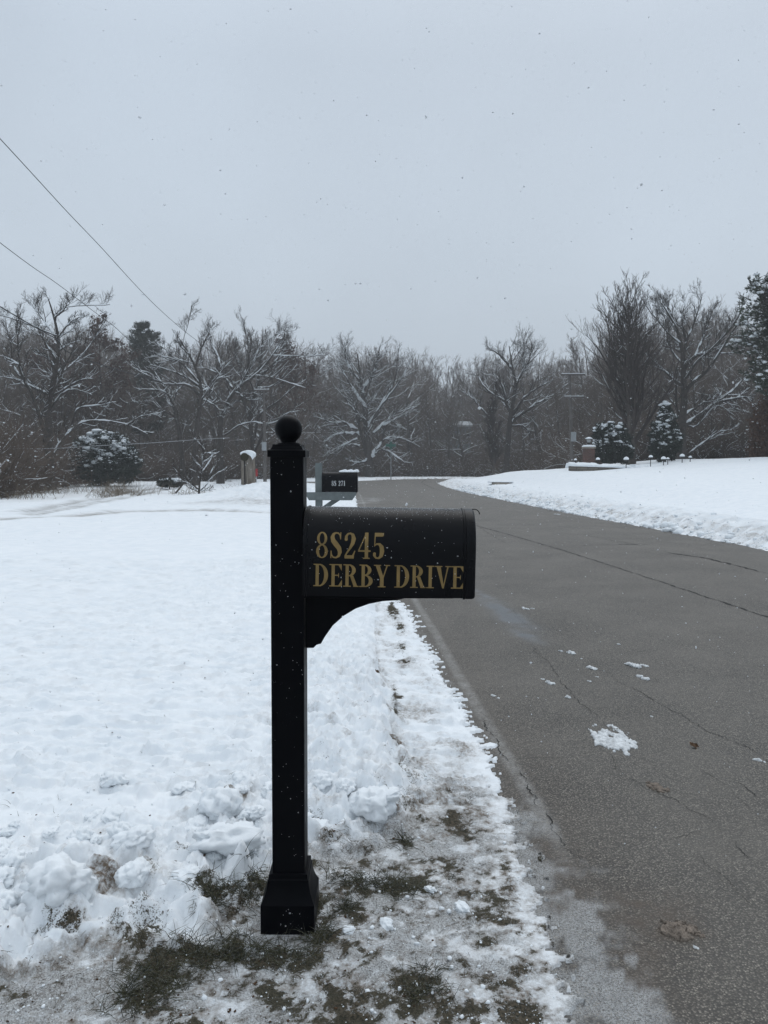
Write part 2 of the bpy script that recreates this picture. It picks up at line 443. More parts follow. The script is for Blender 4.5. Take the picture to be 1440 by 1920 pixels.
# deep snow on the left
ddn = dd + fbm(GX * 3.1 + 7, GY * 3.1, 4, .6) * .10
near = sst(7.5, 3.2, GY)
soft_e = sst(.0, -.5, GX)
deeph = (.070 - .02 * soft_e) * (sst(.02, -.10, ddn) * (1 - soft_e) + sst(.06, -.45, ddn) * soft_e) + .03 * sst(-.1, -.6, ddn)
soft = fbm(GX * .55, GY * .55, 4, .36) * .066 + fbm(GX * .45 + GY * .2, GY * 1.2, 2) * .020 + fbm(GX * 3, GY * 3, 3) * .003
clump_zone = sst(-1.15, -.10, ddn) * sst(.10, -.02, ddn) * sst(8.0, 4.0, GY) 
lump = np.abs(fbm(GX * 4.2, GY * 4.2, 4, .55)); lump2 = np.abs(fbm(GX * 11 + 3, GY * 11, 3, .55))
deeph = deeph + soft * sst(0, -.5, ddn) + clump_zone * ((.05 - .13 * lump) + (.018 - .05 * lump2) + (.014 - .045 * crumb) * np.clip(.6 + 1.6 * fbm(GX * 1.7, GY * 1.7, 3), 0, 1.3))
# wind crust / drip marks on the lawn
deeph = deeph + sst(-.6, -1.4, ddn) * (np.minimum(fbm(GX * 14 + 50, GY * 14, 2), -.28) + .28) * .012 * sst(14, 6, GY) \
      + sst(-.4, -1.2, ddn) * fbm(GX * 2.0, GY * 6, 3) * .003
# right bank thrown up by the plough
ub = sd * (~left)
bank_l = np.abs(fbm(GX * 1.7, GY * 1.7, 5, .6)); bank = np.where(left, 0, sst(.0, .55, ub + edge_n * 3) * (.07 + .20 * np.exp(-((ub - 1.25) / .8) ** 2) * (1.25 - 2.0 * bank_l) + np.exp(-((ub - .5) / .5) ** 2) * .05 * (.8 - 2 * bank_l)) + sst(1.5, 3.5, ub) * (fbm(GX * .4, GY * .4, 3) * .05 + fbm(GX * 1.2, GY * 4, 3) * .008))
farl = left & (GY > 29)
farbank = sst(0, .5, sdn) * (.08 + .10 * np.exp(-((sd - 1.1) / .9) ** 2) * (1.2 - 2.2 * np.abs(fbm(GX * 1.3, GY * 1.3, 4)))) + fbm(GX * .3, GY * .3, 4) * .06 * sst(1, 4, sd)
off = np.where(left & (GY < 29.4), verge + deeph, np.where(left | (GY > 62), farbank, bank))
heap_l = np.exp(-(((GX + 4.4) / 2.8) ** 2 + ((GY - 31.5) / 5.5) ** 2)) 
off = off + heap_l * (.16 - .52 * np.abs(fbm(GX * 1.6, GY * 1.6, 4, .6)))
Z = np.where(sdn > 0, off + T * sst(0, 1.2, sd), -.035)
Z = np.where(sdn > 0, np.maximum(Z, .0035), Z)

pc_x = float(P(541.8, 1300, 2.395)[0])
# stamped clods on the clumpy snow (domes welded to the sheet)
def stamp(cx, cy, r, h, squash=1.0, rot=0.0):
    i0, i1 = np.searchsorted(YS, [cy - r * 1.5, cy + r * 1.5]); j0, j1 = np.searchsorted(XS, [cx - r * 1.5, cx + r * 1.5])
    if i1 <= i0 or j1 <= j0: return
    x = GX[i0:i1, j0:j1] - cx; y = GY[i0:i1, j0:j1] - cy
    xr = (x * cos(rot) + y * sin(rot)); yr = (-x * sin(rot) + y * cos(rot)) / squash
    q = np.sqrt(xr ** 2 + yr ** 2) / r * (1 + .55 * fbm(x / r * 1.3 + cx * 9, y / r * 1.3 + cy * 9, 3, .6))
    dome = h * np.clip(1 - q ** 3.2, 0, None) ** .6
    Z[i0:i1, j0:j1] += dome
srng = np.random.default_rng(3)
pxl = [(60, 1545, .10, .05), (215, 1530, .10, .045), (255, 1600, .09, .05), (120, 1690, .12, .07), (60, 1740, .08, .05), (420, 1500, .10, .06), (330, 1560, .07, .035),
       (700, 1490, .10, .07), (655, 1530, .07, .05), (735, 1520, .06, .05), (600, 1545, .08, .05), (690, 1555, .05, .04), (765, 1480, .05, .04), (400, 1610, .11, .05), (440, 1585, .07, .045),
       (30, 1640, .08, .05), (180, 1640, .07, .04), (140, 1600, .06, .035), (310, 1700, .07, .04), (240, 1720, .09, .045), (470, 1560, .06, .03), (520, 1470, .08, .04),
       (620, 1440, .09, .035), (680, 1400, .06, .03), (640, 1330, .07, .03), (690, 1270, .05, .03), (560, 1500, .08, .045), (350, 1460, .09, .04), (150, 1480, .09, .04), (440, 1720, .07, .045), (350, 1660, .08, .04)]
for a, b, r, h in pxl:
    g = G(a, b, .09); stamp(g[0], g[1], r * .9, h * .48, srng.uniform(.6, 1.2), srng.uniform(0, 3))
for k in range(430):
    a = srng.uniform(-150, 800); b = srng.uniform(1380, 1800)
    g = G(a, b, .09)
    if poly_sd(np.array([g[0]]), np.array([g[1]]), DEEP)[0] < .02:
        r = srng.uniform(.012, .05); stamp(g[0], g[1], r, r * srng.uniform(.3, .6), srng.uniform(.6, 1.3), srng.uniform(0, 3))
for k in range(260):                                # small lumps in the slush
    a = srng.uniform(560, 980); b = srng.uniform(1440, 1920); g = G(a, b)
    r = srng.uniform(.008, .024); stamp(g[0], g[1], r, r * srng.uniform(.15, .35), srng.uniform(.6, 1.3), srng.uniform(0, 3))

_pf = np.exp(-(((GX - (pc_x)) / .12) ** 2 + ((GY - 2.31) / .10) ** 2) ** 2); Z = np.where(sdn > 0, Z * (1 - .8 * _pf), Z)

def zat(x, y):
    i = np.clip(np.searchsorted(YS, y), 1, len(YS) - 1); j = np.clip(np.searchsorted(XS, x), 1, len(XS) - 1)
    fy = (y - YS[i - 1]) / (YS[i] - YS[i - 1]); fx = (x - XS[j - 1]) / (XS[j] - XS[j - 1])
    return (Z[i - 1, j - 1] * (1 - fx) + Z[i - 1, j] * fx) * (1 - fy) + (Z[i, j - 1] * (1 - fx) + Z[i, j] * fx) * fy

# masks: R dirt, G bare ground, B slush
Rm = np.zeros(GX.shape); Gm = np.zeros(GX.shape); Bm = np.zeros(GX.shape)
n_a = fbm(GX * 3.3 + 11, GY * 3.3, 4, .6); n_b = fbm(GX * 9 + 31, GY * 9, 4, .6)
slush_zone = sst(-.02, .10, ddn) * sst(3.75, 2.95, GY + n_a * .5) * left
Gm += slush_zone * np.clip(.33 + n_a * .55 + .55 * n_b, 0, .8)
Rm += slush_zone * np.clip(.78 + n_b * 1.0, 0, 1)
Gm *= 1 - slush_zone * .75 * sst(-.40, -.75, GX + n_a * .3)
Bm += slush_zone * np.clip(.80 - n_a * .9, 0, 1)
n_c = fbm(GX * 8 + 5, GY * 11, 4, .62); n_d = fbm(GX * 15 + 71, GY * 17, 4, .62)
wp = 1 - .62 * slush_zone * sst(.02, .28, n_c)
Rm *= wp; Gm *= wp; Bm *= wp
bp_ = slush_zone * sst(.10, .34, n_d); Rm += bp_ * .7; Gm += bp_ * .24
# white lip that runs along the asphalt
lip = np.exp(-((sd - .05) / .055) ** 2) * left * sst(4.6, 3.6, GY)
for A in (Rm, Gm, Bm): A *= (1 - .55 * np.clip(lip, 0, 1) * np.clip(.7 + n_a * 1.5, 0, 1))
# clumpy zone: soil specks
Gm += clump_zone * np.clip((n_a - .16) * 1.3, 0, .5) * near + clump_zone * np.clip(n_b - .28, 0, .5) * .7
Rm += clump_zone * np.clip((n_b - .12) * .9, 0, .55)
Rm += sst(0, .2, sdn) * (dd > 0) * left * (GY < 12) * np.clip(.20 + n_a * .7 + n_b * .4, 0, .6)
Gm += sst(0, .1, sdn) * (dd > .02) * left * (GY < 9) * (GY > 3.3) * np.clip(n_b * 1.1 - .10, 0, .45) * np.clip(-ribs * 60, 0, 1)
# right bank and far banks: a little grit
bz = np.exp(-((ub - .45) / .5) ** 2) * (~left) * (sd > 0)
Rm += bz * np.clip(.30 + n_a * .9, 0, .8); Gm += np.exp(-((ub - .08) / .14) ** 2) * (~left) * (sd > 0) * np.clip(.35 + n_b, 0, .7)
Gm += np.exp(-((sd - .1) / .3) ** 2) * (GY > 62) * .25
# woodland floor
ww = wood_w(GX, GY); Gm += sst(-.5, 3.0, ww + n_a * 1.5) * (.34 + .2 * n_a)
def blob(px, py, rx, ry, g=0., r=0., b=0., z=.02, soft=1.0):
    c = G(px, py, z)
    q = ((GX - c[0]) / rx) ** 2 + ((GY - c[1]) / ry) ** 2
    i = q < 9
    w = np.exp(-q[i] * soft) * np.clip(1.0 + 1.1 * n_b[i], .2, 1.6)
    Gm[i] += g * w; Rm[i] += r * w; Bm[i] += b * w
GR = [(440, 1690, .15, .06), (490, 1660, .05, .05), (390, 1705, .06, .05), (345, 1795, .10, .06), (440, 1780, .12, .06), (520, 1790, .16, .05), (600, 1745, .06, .05), (275, 1820, .07, .05), (250, 1875, .06, .04), (310, 1850, .06, .04),
      (760, 1580, .03, .04), (680, 1650, .10, .05), (740, 1660, .12, .05), (650, 1700, .06, .05), (790, 1850, .05, .07), (590, 1700, .04, .06)]
for a, b, rx, ry in GR: blob(a, b, rx, ry, g=.52)
for a, b, rx, ry in [(742, 1150, .05, .30), (750, 1180, .05, .25), (752, 1215, .05, .17), (758, 1243, .07, .07), (740, 1300, .02, .2), (742, 1335, .02, .12), (750, 1310, .04, .05), (640, 1590, .06, .04), (735, 1140, .05, .5)]:
    blob(a, b, rx, ry, g=.62, r=.2)
for a, b, rx, ry in [(620, 1890, .14, .06), (690, 1900, .12, .06), (840, 1530, .14, .06), (800, 1560, .10, .08), (880, 1560, .08, .08), (910, 1590, .05, .02), (740, 1400, .05, .08), (870, 1400, .09, .1), (720, 1880, .2, .1), (430, 1545, .05, .06), (460, 1520, .04, .05), (195, 1690, .12, .08), (230, 1680, .1, .06)]:
    blob(a, b, rx, ry, g=.18, r=.75)
for a, b in [(340, 1820), (120, 1850), (180, 1870), (80, 1880), (20, 1870), (200, 1830)]: blob(a, b, .12, .05, g=.14, r=.6, b=.3)
# driveway edge and wheel ruts far on the left
def track(pts, w, r=0., g=0., b=0., dz=0.):
    pts = np.array([G(a, c)[:2] for a, c in pts])
    d = np.full(GX.shape, 1e9)
    for p, q in zip(pts[:-1], pts[1:]):
        e = q - p; t = np.clip(((GX - p[0]) * e[0] + (GY - p[1]) * e[1]) / (e @ e), 0, 1)
        d = np.minimum(d, np.hypot(GX - p[0] - e[0] * t, GY - p[1] - e[1] * t))
    k = np.exp(-(d / w) ** 2) * np.clip(1 + 1.6 * n_a, .1, 1.8)
    Rm[:] += r * k; Gm[:] += g * k; Bm[:] += b * k
    if dz: Z[:] += dz * np.exp(-(d / w) ** 2)
track([(-40, 984), (120, 976), (230, 965), (330, 962), (505, 967)], .38, r=.75, g=.22, b=.55, dz=-.07)
track([(40, 965), (150, 945), (230, 927), (300, 915)], .30, r=.35, b=.9, dz=-.08)
track([(60, 970), (180, 948), (260, 930), (320, 917)], .30, r=.35, b=.7, dz=-.07)
track([(200, 925), (330, 928), (420, 925)], .8, r=.4, g=.20)
track([(60, 945), (130, 932), (170, 926), (240, 916)], .7, r=.25, g=.16)
track([(395, 950), (440, 948), (505, 952)], .9, r=.35, g=.10, b=.3)
Z[:] = np.where(sdn > 0, np.maximum(Z, .0035), Z)
nr, nc = GX.shape
idx = np.arange(nr * nc).reshape(nr, nc)
# drop quads lying wholly below the road
keep = (sdn[:-1, :-1] > -.6) | (sdn[1:, 1:] > -.6)
Q = np.stack([idx[:-1, :-1], idx[:-1, 1:], idx[1:, 1:], idx[1:, :-1]], -1)[keep]
V = np.stack([GX, GY, Z], -1).reshape(-1, 3)
mask = np.stack([np.clip(Rm, 0, 1), np.clip(Gm, 0, 1), np.clip(Bm, 0, 1), np.ones(GX.shape)], -1).reshape(-1, 4)
g_o = obj('snow_ground', mesh_np('snow_ground', V, [Q], {'mask': mask}), M['ground'])
tag(g_o, kind='structure')

# road sheet
ROX = np.concatenate([np.arange(-34, -2, .5), np.arange(-2, -.6, .04), np.arange(-.6, 1.3, .014), np.arange(1.3, 4, .04), np.arange(4, 34, .25)])
ROY = np.concatenate([np.arange(-12, 1, .5), np.arange(1, 9, .03), np.arange(9, 20, .12), np.arange(20, 80, .4)])
RX, RY = np.meshgrid(ROX, ROY)
rs = poly_sd(RX, RY, ROAD)
xl = road_x(np.minimum(RY, 50), RL); xr = road_x(np.minimum(RY, 56), RR)
camber = -.05 * ((np.clip((RX - xl) / (xr - xl), 0, 1) - .5) * 2) ** 2 * (1 - sst(40, 55, RY)) 
RZ = camber + .05 * 0 - .0 + fbm(RX * .8, RY * .8, 3) * .006
# edges must stay just under the snow lip
RZ = RZ + .048 * (1 - sst(40, 55, RY)) * 1.0 * (1 - np.clip((RX - xl) / (xr - xl), 0, 1)) ** 0
RZ = np.where(rs > -.05, np.minimum(RZ, .0015), RZ) - .004
wet_sheen = np.zeros(RX.shape); frost = np.zeros(RX.shape); brown = np.zeros(RX.shape)
rn = fbm(RX * 4 + 3, RY * 4, 4, .6)
def rblob(px, py, rx_, ry_, w=0., f=0., b=0., ang=0.):
    c = G(px, py); x = RX - c[0]; y = RY - c[1]
    xx = x * cos(ang) + y * sin(ang); yy = -x * sin(ang) + y * cos(ang)
    k = np.exp(-((xx / rx_) ** 2 + (yy / ry_) ** 2)) * np.clip(1 + 1.2 * rn, .2, 1.7)
    wet_sheen[:] += w * k; frost[:] += f * k; brown[:] += b * k
for a, b, x, y in [(905, 1118, .06, .5), (930, 1140, .07, .45), (965, 1170, .09, .35), (985, 1195, .07, .25), (950, 1155, .08, .4)]: rblob(a, b, x, y, w=.9, f=.16, ang=.25)
FR = np.array([G(*q)[:2] for q in [(940, 1490), (1000, 1555), (1050, 1632), (1105, 1685), (1168, 1728), (1180, 1775), (1222, 1830), (1262, 1935), (1040, 1960), (990, 1800), (960, 1680), (920, 1580)]])
fsd = poly_sd(RX, RY, FR) + fbm(RX * 5 + 8, RY * 5, 5, .68) * .11
film = sst(.010, -.025, fsd) * np.clip(.60 + 1.3 * fbm(RX * 7 + 2, RY * 7, 4, .65), .22, .95)
for q in [(1195, 1775, .06, .045), (1210, 1840, .05, .04), (1065, 1700, .035, .035), (1045, 1640, .03, .06)]:
    c = G(q[0], q[1]); film *= 1 - .85 * np.exp(-(((RX - c[0]) / q[2]) ** 2 + ((RY - c[1]) / q[3]) ** 2))
for a, b, x, y in [(1270, 1745, .09, .07), (1210, 1700, .14, .10), (1190, 1790, .08, .07), (1040, 1620, .09, .18), (1060, 1690, .08, .10), (1200, 1850, .06, .06)]: rblob(a, b, x, y, b=.9)
frost += np.exp(-((RX - xl) / .10) ** 2) * sst(9, 5, RY) * .34 * np.clip(1 + rn * 2.5, 0, 2)
frost += np.exp(-((RX - xl - .10) / .16) ** 2) * sst(3.6, 2.6, RY) * .40 * np.clip(1 + rn * 2.5, 0, 2)
frost *= np.clip(1 + 1.1 * fbm(RX * 9, RY * 9, 4, .65), .25, 1.8) 
frost += film; wet_sheen += film * .25
frost += np.exp(-(((RX + .9) / .9) ** 2 + ((RY - 31) / 3.0) ** 2)) * .85 * np.clip(.8 + 2.2 * fbm(RX * 1.5, RY * 6, 3), 0, 1.5)
brown += np.exp(-((RX - xl) / .35) ** 2) * .5 * sst(12, 3, RY)
i2 = np.arange(RX.size).reshape(RX.shape)
kp = rs < .5; kq = kp[:-1, :-1] & kp[1:, 1:] & kp[:-1, 1:] & kp[1:, :-1]
Q = np.stack([i2[:-1, :-1], i2[:-1, 1:], i2[1:, 1:], i2[1:, :-1]], -1)[kq]
lp_ = np.array([G(*q)[:2] for q in [(757, 1090), (780, 1128), (815, 1185), (850, 1248), (890, 1315), (925, 1375), (950, 1418), (985, 1475), (1020, 1535), (1050, 1590), (1085, 1650)]])
lx = np.interp(RY, lp_[::-1, 1], lp_[::-1, 0]); lx = np.where(RY > lp_[0, 1], xl + .22 + (lp_[0, 0] - road_x(lp_[0, 1], RL) - .22), lx)
ln_ = np.exp(-((RX - lx) / .036) ** 4) * sst(2.55, 3.3, RY) * sst(60, 30, RY)
rmask = np.stack([np.clip(wet_sheen, 0, 1), np.clip(frost, 0, 1), np.clip(brown, 0, 1), ln_], -1).reshape(-1, 4)
RV = np.stack([RX, RY, RZ], -1).reshape(-1, 3)
used = np.zeros(len(RV), bool); used[Q.ravel()] = True
rem = np.cumsum(used) - 1
road = obj('road', mesh_np('road', RV[used], [rem[Q]], {'mask': rmask[used]}), M['road'])
tag(road, kind='structure')
def zroad(x, y):
    i = int(np.clip(np.searchsorted(ROY, y), 1, len(ROY) - 1)); j = int(np.clip(np.searchsorted(ROX, x), 1, len(ROX) - 1))
    return float(max(RZ[i, j], RZ[i - 1, j], RZ[i, j - 1], RZ[i - 1, j - 1]))

def ribbon(paths, name, mat, parent, lift):
    Vs, Fs = [], []
    for pts, wd, jit, taper in paths:
        p = np.array([G(a, b)[:2] for a, b in pts])
        L = np.concatenate([[0], np.cumsum(np.hypot(*np.diff(p, axis=0).T))]); n = max(8, int(L[-1] / max(.010, .003 * p[:, 1].mean())))
        s = np.linspace(0, L[-1], n); x = np.interp(s, L, p[:, 0]); y = np.interp(s, L, p[:, 1])
        sc = 1.0
        x = x + fbm(s * 4 + p[0, 0] * 31, s * 0 + p[0, 1] * 7, 6, .72) * jit; y = y + fbm(s * 4 + 99, s * 0 + p[0, 0] * 7, 6, .72) * jit
        tx = np.gradient(x); ty = np.gradient(y); l = np.hypot(tx, ty); nx, ny = -ty / l, tx / l
        w = wd * .5 * (np.clip(.75 + 1.5 * fbm(s * 9 + 5, s * 0 + p[0, 0] * 17, 3), .15, 1.8) if jit else np.ones(n))
        if taper: w = w * np.minimum(1, np.minimum(np.arange(n), np.arange(n)[::-1]) / (n * .12) + .1)
        z = np.array([zroad(a, b) for a, b in zip(x, y)]) + lift
        b0 = sum(len(v) for v in Vs)
        Vs.append(np.concatenate([np.stack([x + nx * w, y + ny * w, z], -1), np.stack([x - nx * w, y - ny * w, z], -1)]))
        k = np.arange(n - 1); Fs.append(np.stack([k, k + n, k + n + 1, k + 1], -1) + b0)
    return obj(name, mesh_np(name, np.concatenate(Vs), [np.concatenate(Fs)]), mat, parent)

cr = [([(880, 985), (1000, 1020), (1050, 1035), (1150, 1068), (1290, 1115), (1440, 1166), (1600, 1222)], 0.0270, 0.022, False),
      ([(1440, 1080), (1330, 1052), (1250, 1040)], 0.0360, 0.055, True), ([(1090, 1005), (1140, 1016), (1200, 1027)], 0.0112, 0.055, True), ([(1080, 1028), (1180, 1025), (1230, 1024)], 0.0300, 0.055, True),
      ([(1135, 1265), (1170, 1290), (1210, 1310), (1260, 1340), (1330, 1378), (1400, 1410), (1460, 1452)], 0.0037, 0.039, True),
      ([(990, 1210), (1030, 1250), (1060, 1290), (1090, 1325), (1120, 1350), (1135, 1370)], 0.0030, 0.033, True),
      ([(1080, 1410), (1130, 1402), (1150, 1430), (1155, 1450), (1190, 1465), (1240, 1500), (1330, 1540), (1370, 1580), (1440, 1640)], 0.0023, 0.033, True),
      ([(900, 1345), (950, 1420), (985, 1460), (1000, 1490), (1035, 1545), (1060, 1590), (1085, 1615), (1075, 1640)], 0.0045, 0.033, True),
      ([(960, 1422), (1060, 1424), (1130, 1412)], 0.0015, 0.022, True), ([(1380, 1470), (1420, 1500), (1450, 1530)], 0.0037, 0.022, True),
      ([(1300, 1440), (1360, 1480), (1400, 1520), (1450, 1545)], 0.0019, 0.022, True), ([(1240, 1575), (1280, 1570), (1310, 1560)], 0.0015, 0.022, True), ([(1300, 1600), (1350, 1650), (1440, 1720)], 0.0015, 0.033, True),
      ([(940, 1130), (1000, 1190), (1060, 1230)], 0.0019, 0.033, True), ([(1110, 1100), (1140, 1110)], 0.0045, 0.022, True), ([(880, 975), (910, 1000), (960, 1030)], 0.0075, 0.055, True),
      ([(1330, 1110), (1440, 1140)], 0.0023, 0.033, True), ([(800, 897), (790, 905), (812, 916), (830, 922)], 0.0600, 0.110, True), ([(1180, 1240), (1250, 1300)], 0.0015, 0.033, True)]
cko = ribbon(cr, 'cracks', M['crack'], road, .0025); cko['kind'] = 'stuff'
M['crack'].use_nodes = True

# ------------------------------------------------------------------ tubes and branches (batched)
def tube_batch(pts, rad, sides):
    """pts (B,N,3), rad (B,N) -> verts, quads, branch index per vertex"""
    B, N, _ = pts.shape
    t = np.gradient(pts, axis=1); t /= np.linalg.norm(t, axis=2, keepdims=True) + 1e-9
    mean = pts[:, -1] - pts[:, 0]; mean = mean / (np.linalg.norm(mean, axis=1, keepdims=True) + 1e-9)
    ref = np.where(np.abs(mean[:, 2:3]) > .8, np.array([[1., 0, 0]]), np.array([[0., 0, 1.]]))[:, None, :]
    a = np.cross(t, np.broadcast_to(ref, t.shape)); a /= np.linalg.norm(a, axis=2, keepdims=True) + 1e-9
    b = np.cross(a, t)
    th = np.arange(sides) * 2 * pi / sides + pi / 2
    ring = pts[:, :, None, :] + rad[:, :, None, None] * (np.cos(th)[None, None, :, None] * a[:, :, None, :] + np.sin(th)[None, None, :, None] * b[:, :, None, :])
    V = ring.reshape(-1, 3)
    base = (np.arange(B)[:, None, None] * N + np.arange(N - 1)[None, :, None]) * sides
    j = np.arange(sides)[None, None, :]; k = (j + 1) % sides
    Q = np.stack([base + j, base + k, base + sides + k, base + sides + j], -1).reshape(-1, 4)
    return V, Q, np.repeat(np.arange(B), N * sides)

class Acc:
    def __init__(s): s.V = []; s.Q = []; s.A = []; s.n = 0
    def add(s, V, Q, A=None):
        s.V.append(V); s.Q.append(Q + s.n); s.n += len(V)
        s.A.append(np.zeros(len(V)) if A is None else A)
    def tubes(s, pts, rad, sides, attr=None):
        if len(pts) == 0: return
        V, Q, bi = tube_batch(pts, rad, sides); s.add(V, Q, None if attr is None else attr[bi])
    def mesh(s, name, attr=None, smooth=True):
        return mesh_np(name, np.concatenate(s.V), [np.concatenate(s.Q)], {attr: np.concatenate(s.A)} if attr else None, smooth)

def unit(v): return v / (np.linalg.norm(v, axis=-1, keepdims=True) + 1e-9)

def grow(r, start, d, L, r0, r1, N, wob, trop):
    B = len(start); pts = np.zeros((B, N, 3)); pts[:, 0] = start; d = unit(d)
    st = (L / (N - 1))[:, None]
    for i in range(1, N):
        d = unit(d + r.normal(0, wob, (B, 3)) + np.asarray(trop) * (1.0 / (N - 1)))
        pts[:, i] = pts[:, i - 1] + d * st
    f = np.linspace(0, 1, N)[None]
    return pts, r0[:, None] * (1 - f) + r1[:, None] * f

def kids(r, pts, rad, L, K, t0, t1, a0, a1, lr0, lr1, rr, up=0.0, shrink=.5):
    """K children on each parent"""
    B, N, _ = pts.shape
    t = (np.arange(K)[None] + r.uniform(0, 1, (B, K))) / K * (t1 - t0) + t0
    x = t * (N - 1); i = np.minimum(x.astype(int), N - 2); f = (x - i)[..., None]
    bi = np.arange(B)[:, None]
    p = pts[bi, i] * (1 - f) + pts[bi, i + 1] * f
    tg = unit(pts[bi, i + 1] - pts[bi, i]); rd = rad[bi, i] * (1 - f[..., 0]) + rad[bi, i + 1] * f[..., 0]
    q = r.normal(0, 1, (B, K, 3)); q[..., 2] += up; q = unit(q - (q * tg).sum(-1, keepdims=True) * tg)
    a = np.radians(r.uniform(a0, a1, (B, K)))[..., None]
    d = np.cos(a) * tg + np.sin(a) * q
    ln = L[:, None] * r.uniform(lr0, lr1, (B, K)) * (1 - shrink * (t - t0) / (t1 - t0 + 1e-9))
    return p.reshape(-1, 3), d.reshape(-1, 3), ln.ravel(), np.maximum(rd * rr, .003).ravel()

def snow_on(acc, r, pts, rad, prob, sides=4, lo=.30, fat=.85, add=.010, lift=.62):
    m = r.random(len(pts)) < prob
    if not m.any(): return
    p = pts[m]; R = rad[m]
    t = unit(np.gradient(p, axis=1)); hz = np.sqrt(np.clip(1 - t[..., 2] ** 2, 0, 1))
    w = np.clip((hz - lo) / .35, 0, 1) * np.clip(1 + r.normal(0, .35, R.shape), .2, 1.6)
    RS = (R * fat + add) * w + .0005
    q = p.copy(); q[..., 2] += R * lift + add * .4 * w
    acc.tubes(q, RS, sides)

def tree_parts(name, root, trunk, crown, snow, mats):
    a = obj('trunk', trunk, mats[0], root); b = obj('crown', crown, mats[1], root)
    if snow is not None: obj('snow', snow, M['treesnow'], root)

# ---- wild woodland trees: unit height 12 m
def make_wood(seed, style):
    r = np.random.default_rng(seed)
    H = 12.0; tr = Acc(); cr_ = Acc(); sn = Acc()
    base = np.array([[0, 0, -.3]])
    if style == 'tall':      # forest tree, straight trunk, brush like crown
        pt, rd = grow(r, base, np.array([[r.normal(0, .05), r.normal(0, .05), 1.]]), np.array([H * .93]), np.array([.20]), np.array([.02]), 14, .045, (0, 0, .3))
        K1, t0, a0, a1, l0, l1, up = 17, .30, 28, 58, .26, .44, .25; tw = .50
    elif style == 'spread':  # oak, wide crown
        pt, rd = grow(r, base, np.array([[r.normal(0, .08), r.normal(0, .08), 1.]]), np.array([H * .80]), np.array([.30]), np.array([.04]), 14, .07, (0, 0, .3))
        K1, t0, a0, a1, l0, l1, up = 16, .18, 40, 78, .38, .60, .1; tw = .25
    elif style == 'pear':    # dense ascending crown
        pt, rd = grow(r, base, np.array([[0, 0, 1.]]), np.array([H * .93]), np.array([.34]), np.array([.02]), 14, .03, (0, 0, .3))
        K1, t0, a0, a1, l0, l1, up = 46, .12, 14, 42, .36, .58, .0; tw = 1.0
    elif style == 'column':  # narrow dark young tree
        pt, rd = grow(r, base, np.array([[0, 0, 1.]]), np.array([H * .97]), np.array([.17]), np.array([.02]), 14, .03, (0, 0, .3))
        K1, t0, a0, a1, l0, l1, up = 44, .12, 18, 46, .14, .24, .0; tw = .8
    else:                    # 'leafy': oak that kept its withered leaves
        pt, rd = grow(r, base, np.array([[r.normal(0, .05), r.normal(0, .05), 1.]]), np.array([H * .88]), np.array([.24]), np.array([.03]), 14, .05, (0, 0, .3))
        K1, t0, a0, a1, l0, l1, up = 18, .26, 34, 66, .30, .46, .15; tw = .35
    tr.tubes(pt, rd, 8)
    L0 = np.array([H])
    s, d, L, R = kids(r, pt, rd, L0, K1, t0, .98, a0, a1, l0, l1, .55, up, .62)
    p1, r1 = grow(r, s, d, L, R, np.full(len(R), .014), 9, .10, (0, 0, tw)); cr_.tubes(p1, r1, 5); snow_on(sn, r, p1, r1, {'spread': .7, 'tall': .35}.get(style, .3))
    s, d, L2, R = kids(r, p1, r1, L, 8, .18, .98, 24, 58, .30, .56, .55, .2, .45)
    p2, r2 = grow(r, s, d, L2, R, np.full(len(R), .010), 6, .10, (0, 0, tw * .9)); cr_.tubes(p2, r2, 4); snow_on(sn, r, p2, r2, {'spread': .35, 'tall': .15}.get(style, .1), 3, add=.007)
    s, d, L3, R = kids(r, p2, r2, L2, 6, .15, .98, 22, 55, .40, .70, .75, .1, .3)
    p3, r3 = grow(r, s, d, L3, np.minimum(R, .013), np.full(len(R), .007), 4, .10, (0, 0, tw * .8)); cr_.tubes(p3, r3, 3); snow_on(sn, r, p3, r3, .07 if style != 'pear' else .04, 3, add=.006)
    s, d, L4, R = kids(r, p3, r3, L3, 4, .2, .98, 20, 50, .45, .8, .8, .1, .2)
    if style == 'pear': q_ = r.random(len(L4)) < .3; s, d, L4, R = s[q_], d[q_], L4[q_], R[q_]
    p4, r4 = grow(r, s, d, L4, np.minimum(R, .009), np.full(len(R), .005), 3, .14, (0, 0, tw * .5)); cr_.tubes(p4, r4, 3)
    lv = None
    if style == 'leafy':
        c = np.concatenate([p4[:, 1], p4[:, 2], p3[:, 3]]); c = c[r.random(len(c)) < .75]
        lv = leaf_quads(r, c + r.normal(0, .07, c.shape), .075, .05)
    return tr.mesh('trunk'), cr_.mesh('crown'), sn.mesh('snow'), lv

def leaf_quads(r, c, size, var=.03, flat=0.0, name='leaves'):
    n = len(c); a = unit(r.normal(0, 1, (n, 3)) * np.array([1, 1, 1 - flat])); b = unit(np.cross(a, r.normal(0, 1, (n, 3))))
    s = np.clip(r.normal(size, var, n), size * .4, size * 2)[:, None]
    V = np.stack([c - a * s, c + b * s * .55, c + a * s, c - b * s * .55], 1).reshape(-1, 3)
    Q = np.arange(n * 4).reshape(-1, 4); tint = np.repeat(r.random(n), 4)
    return mesh_np(name, V, [Q], {'tint': tint}, False)

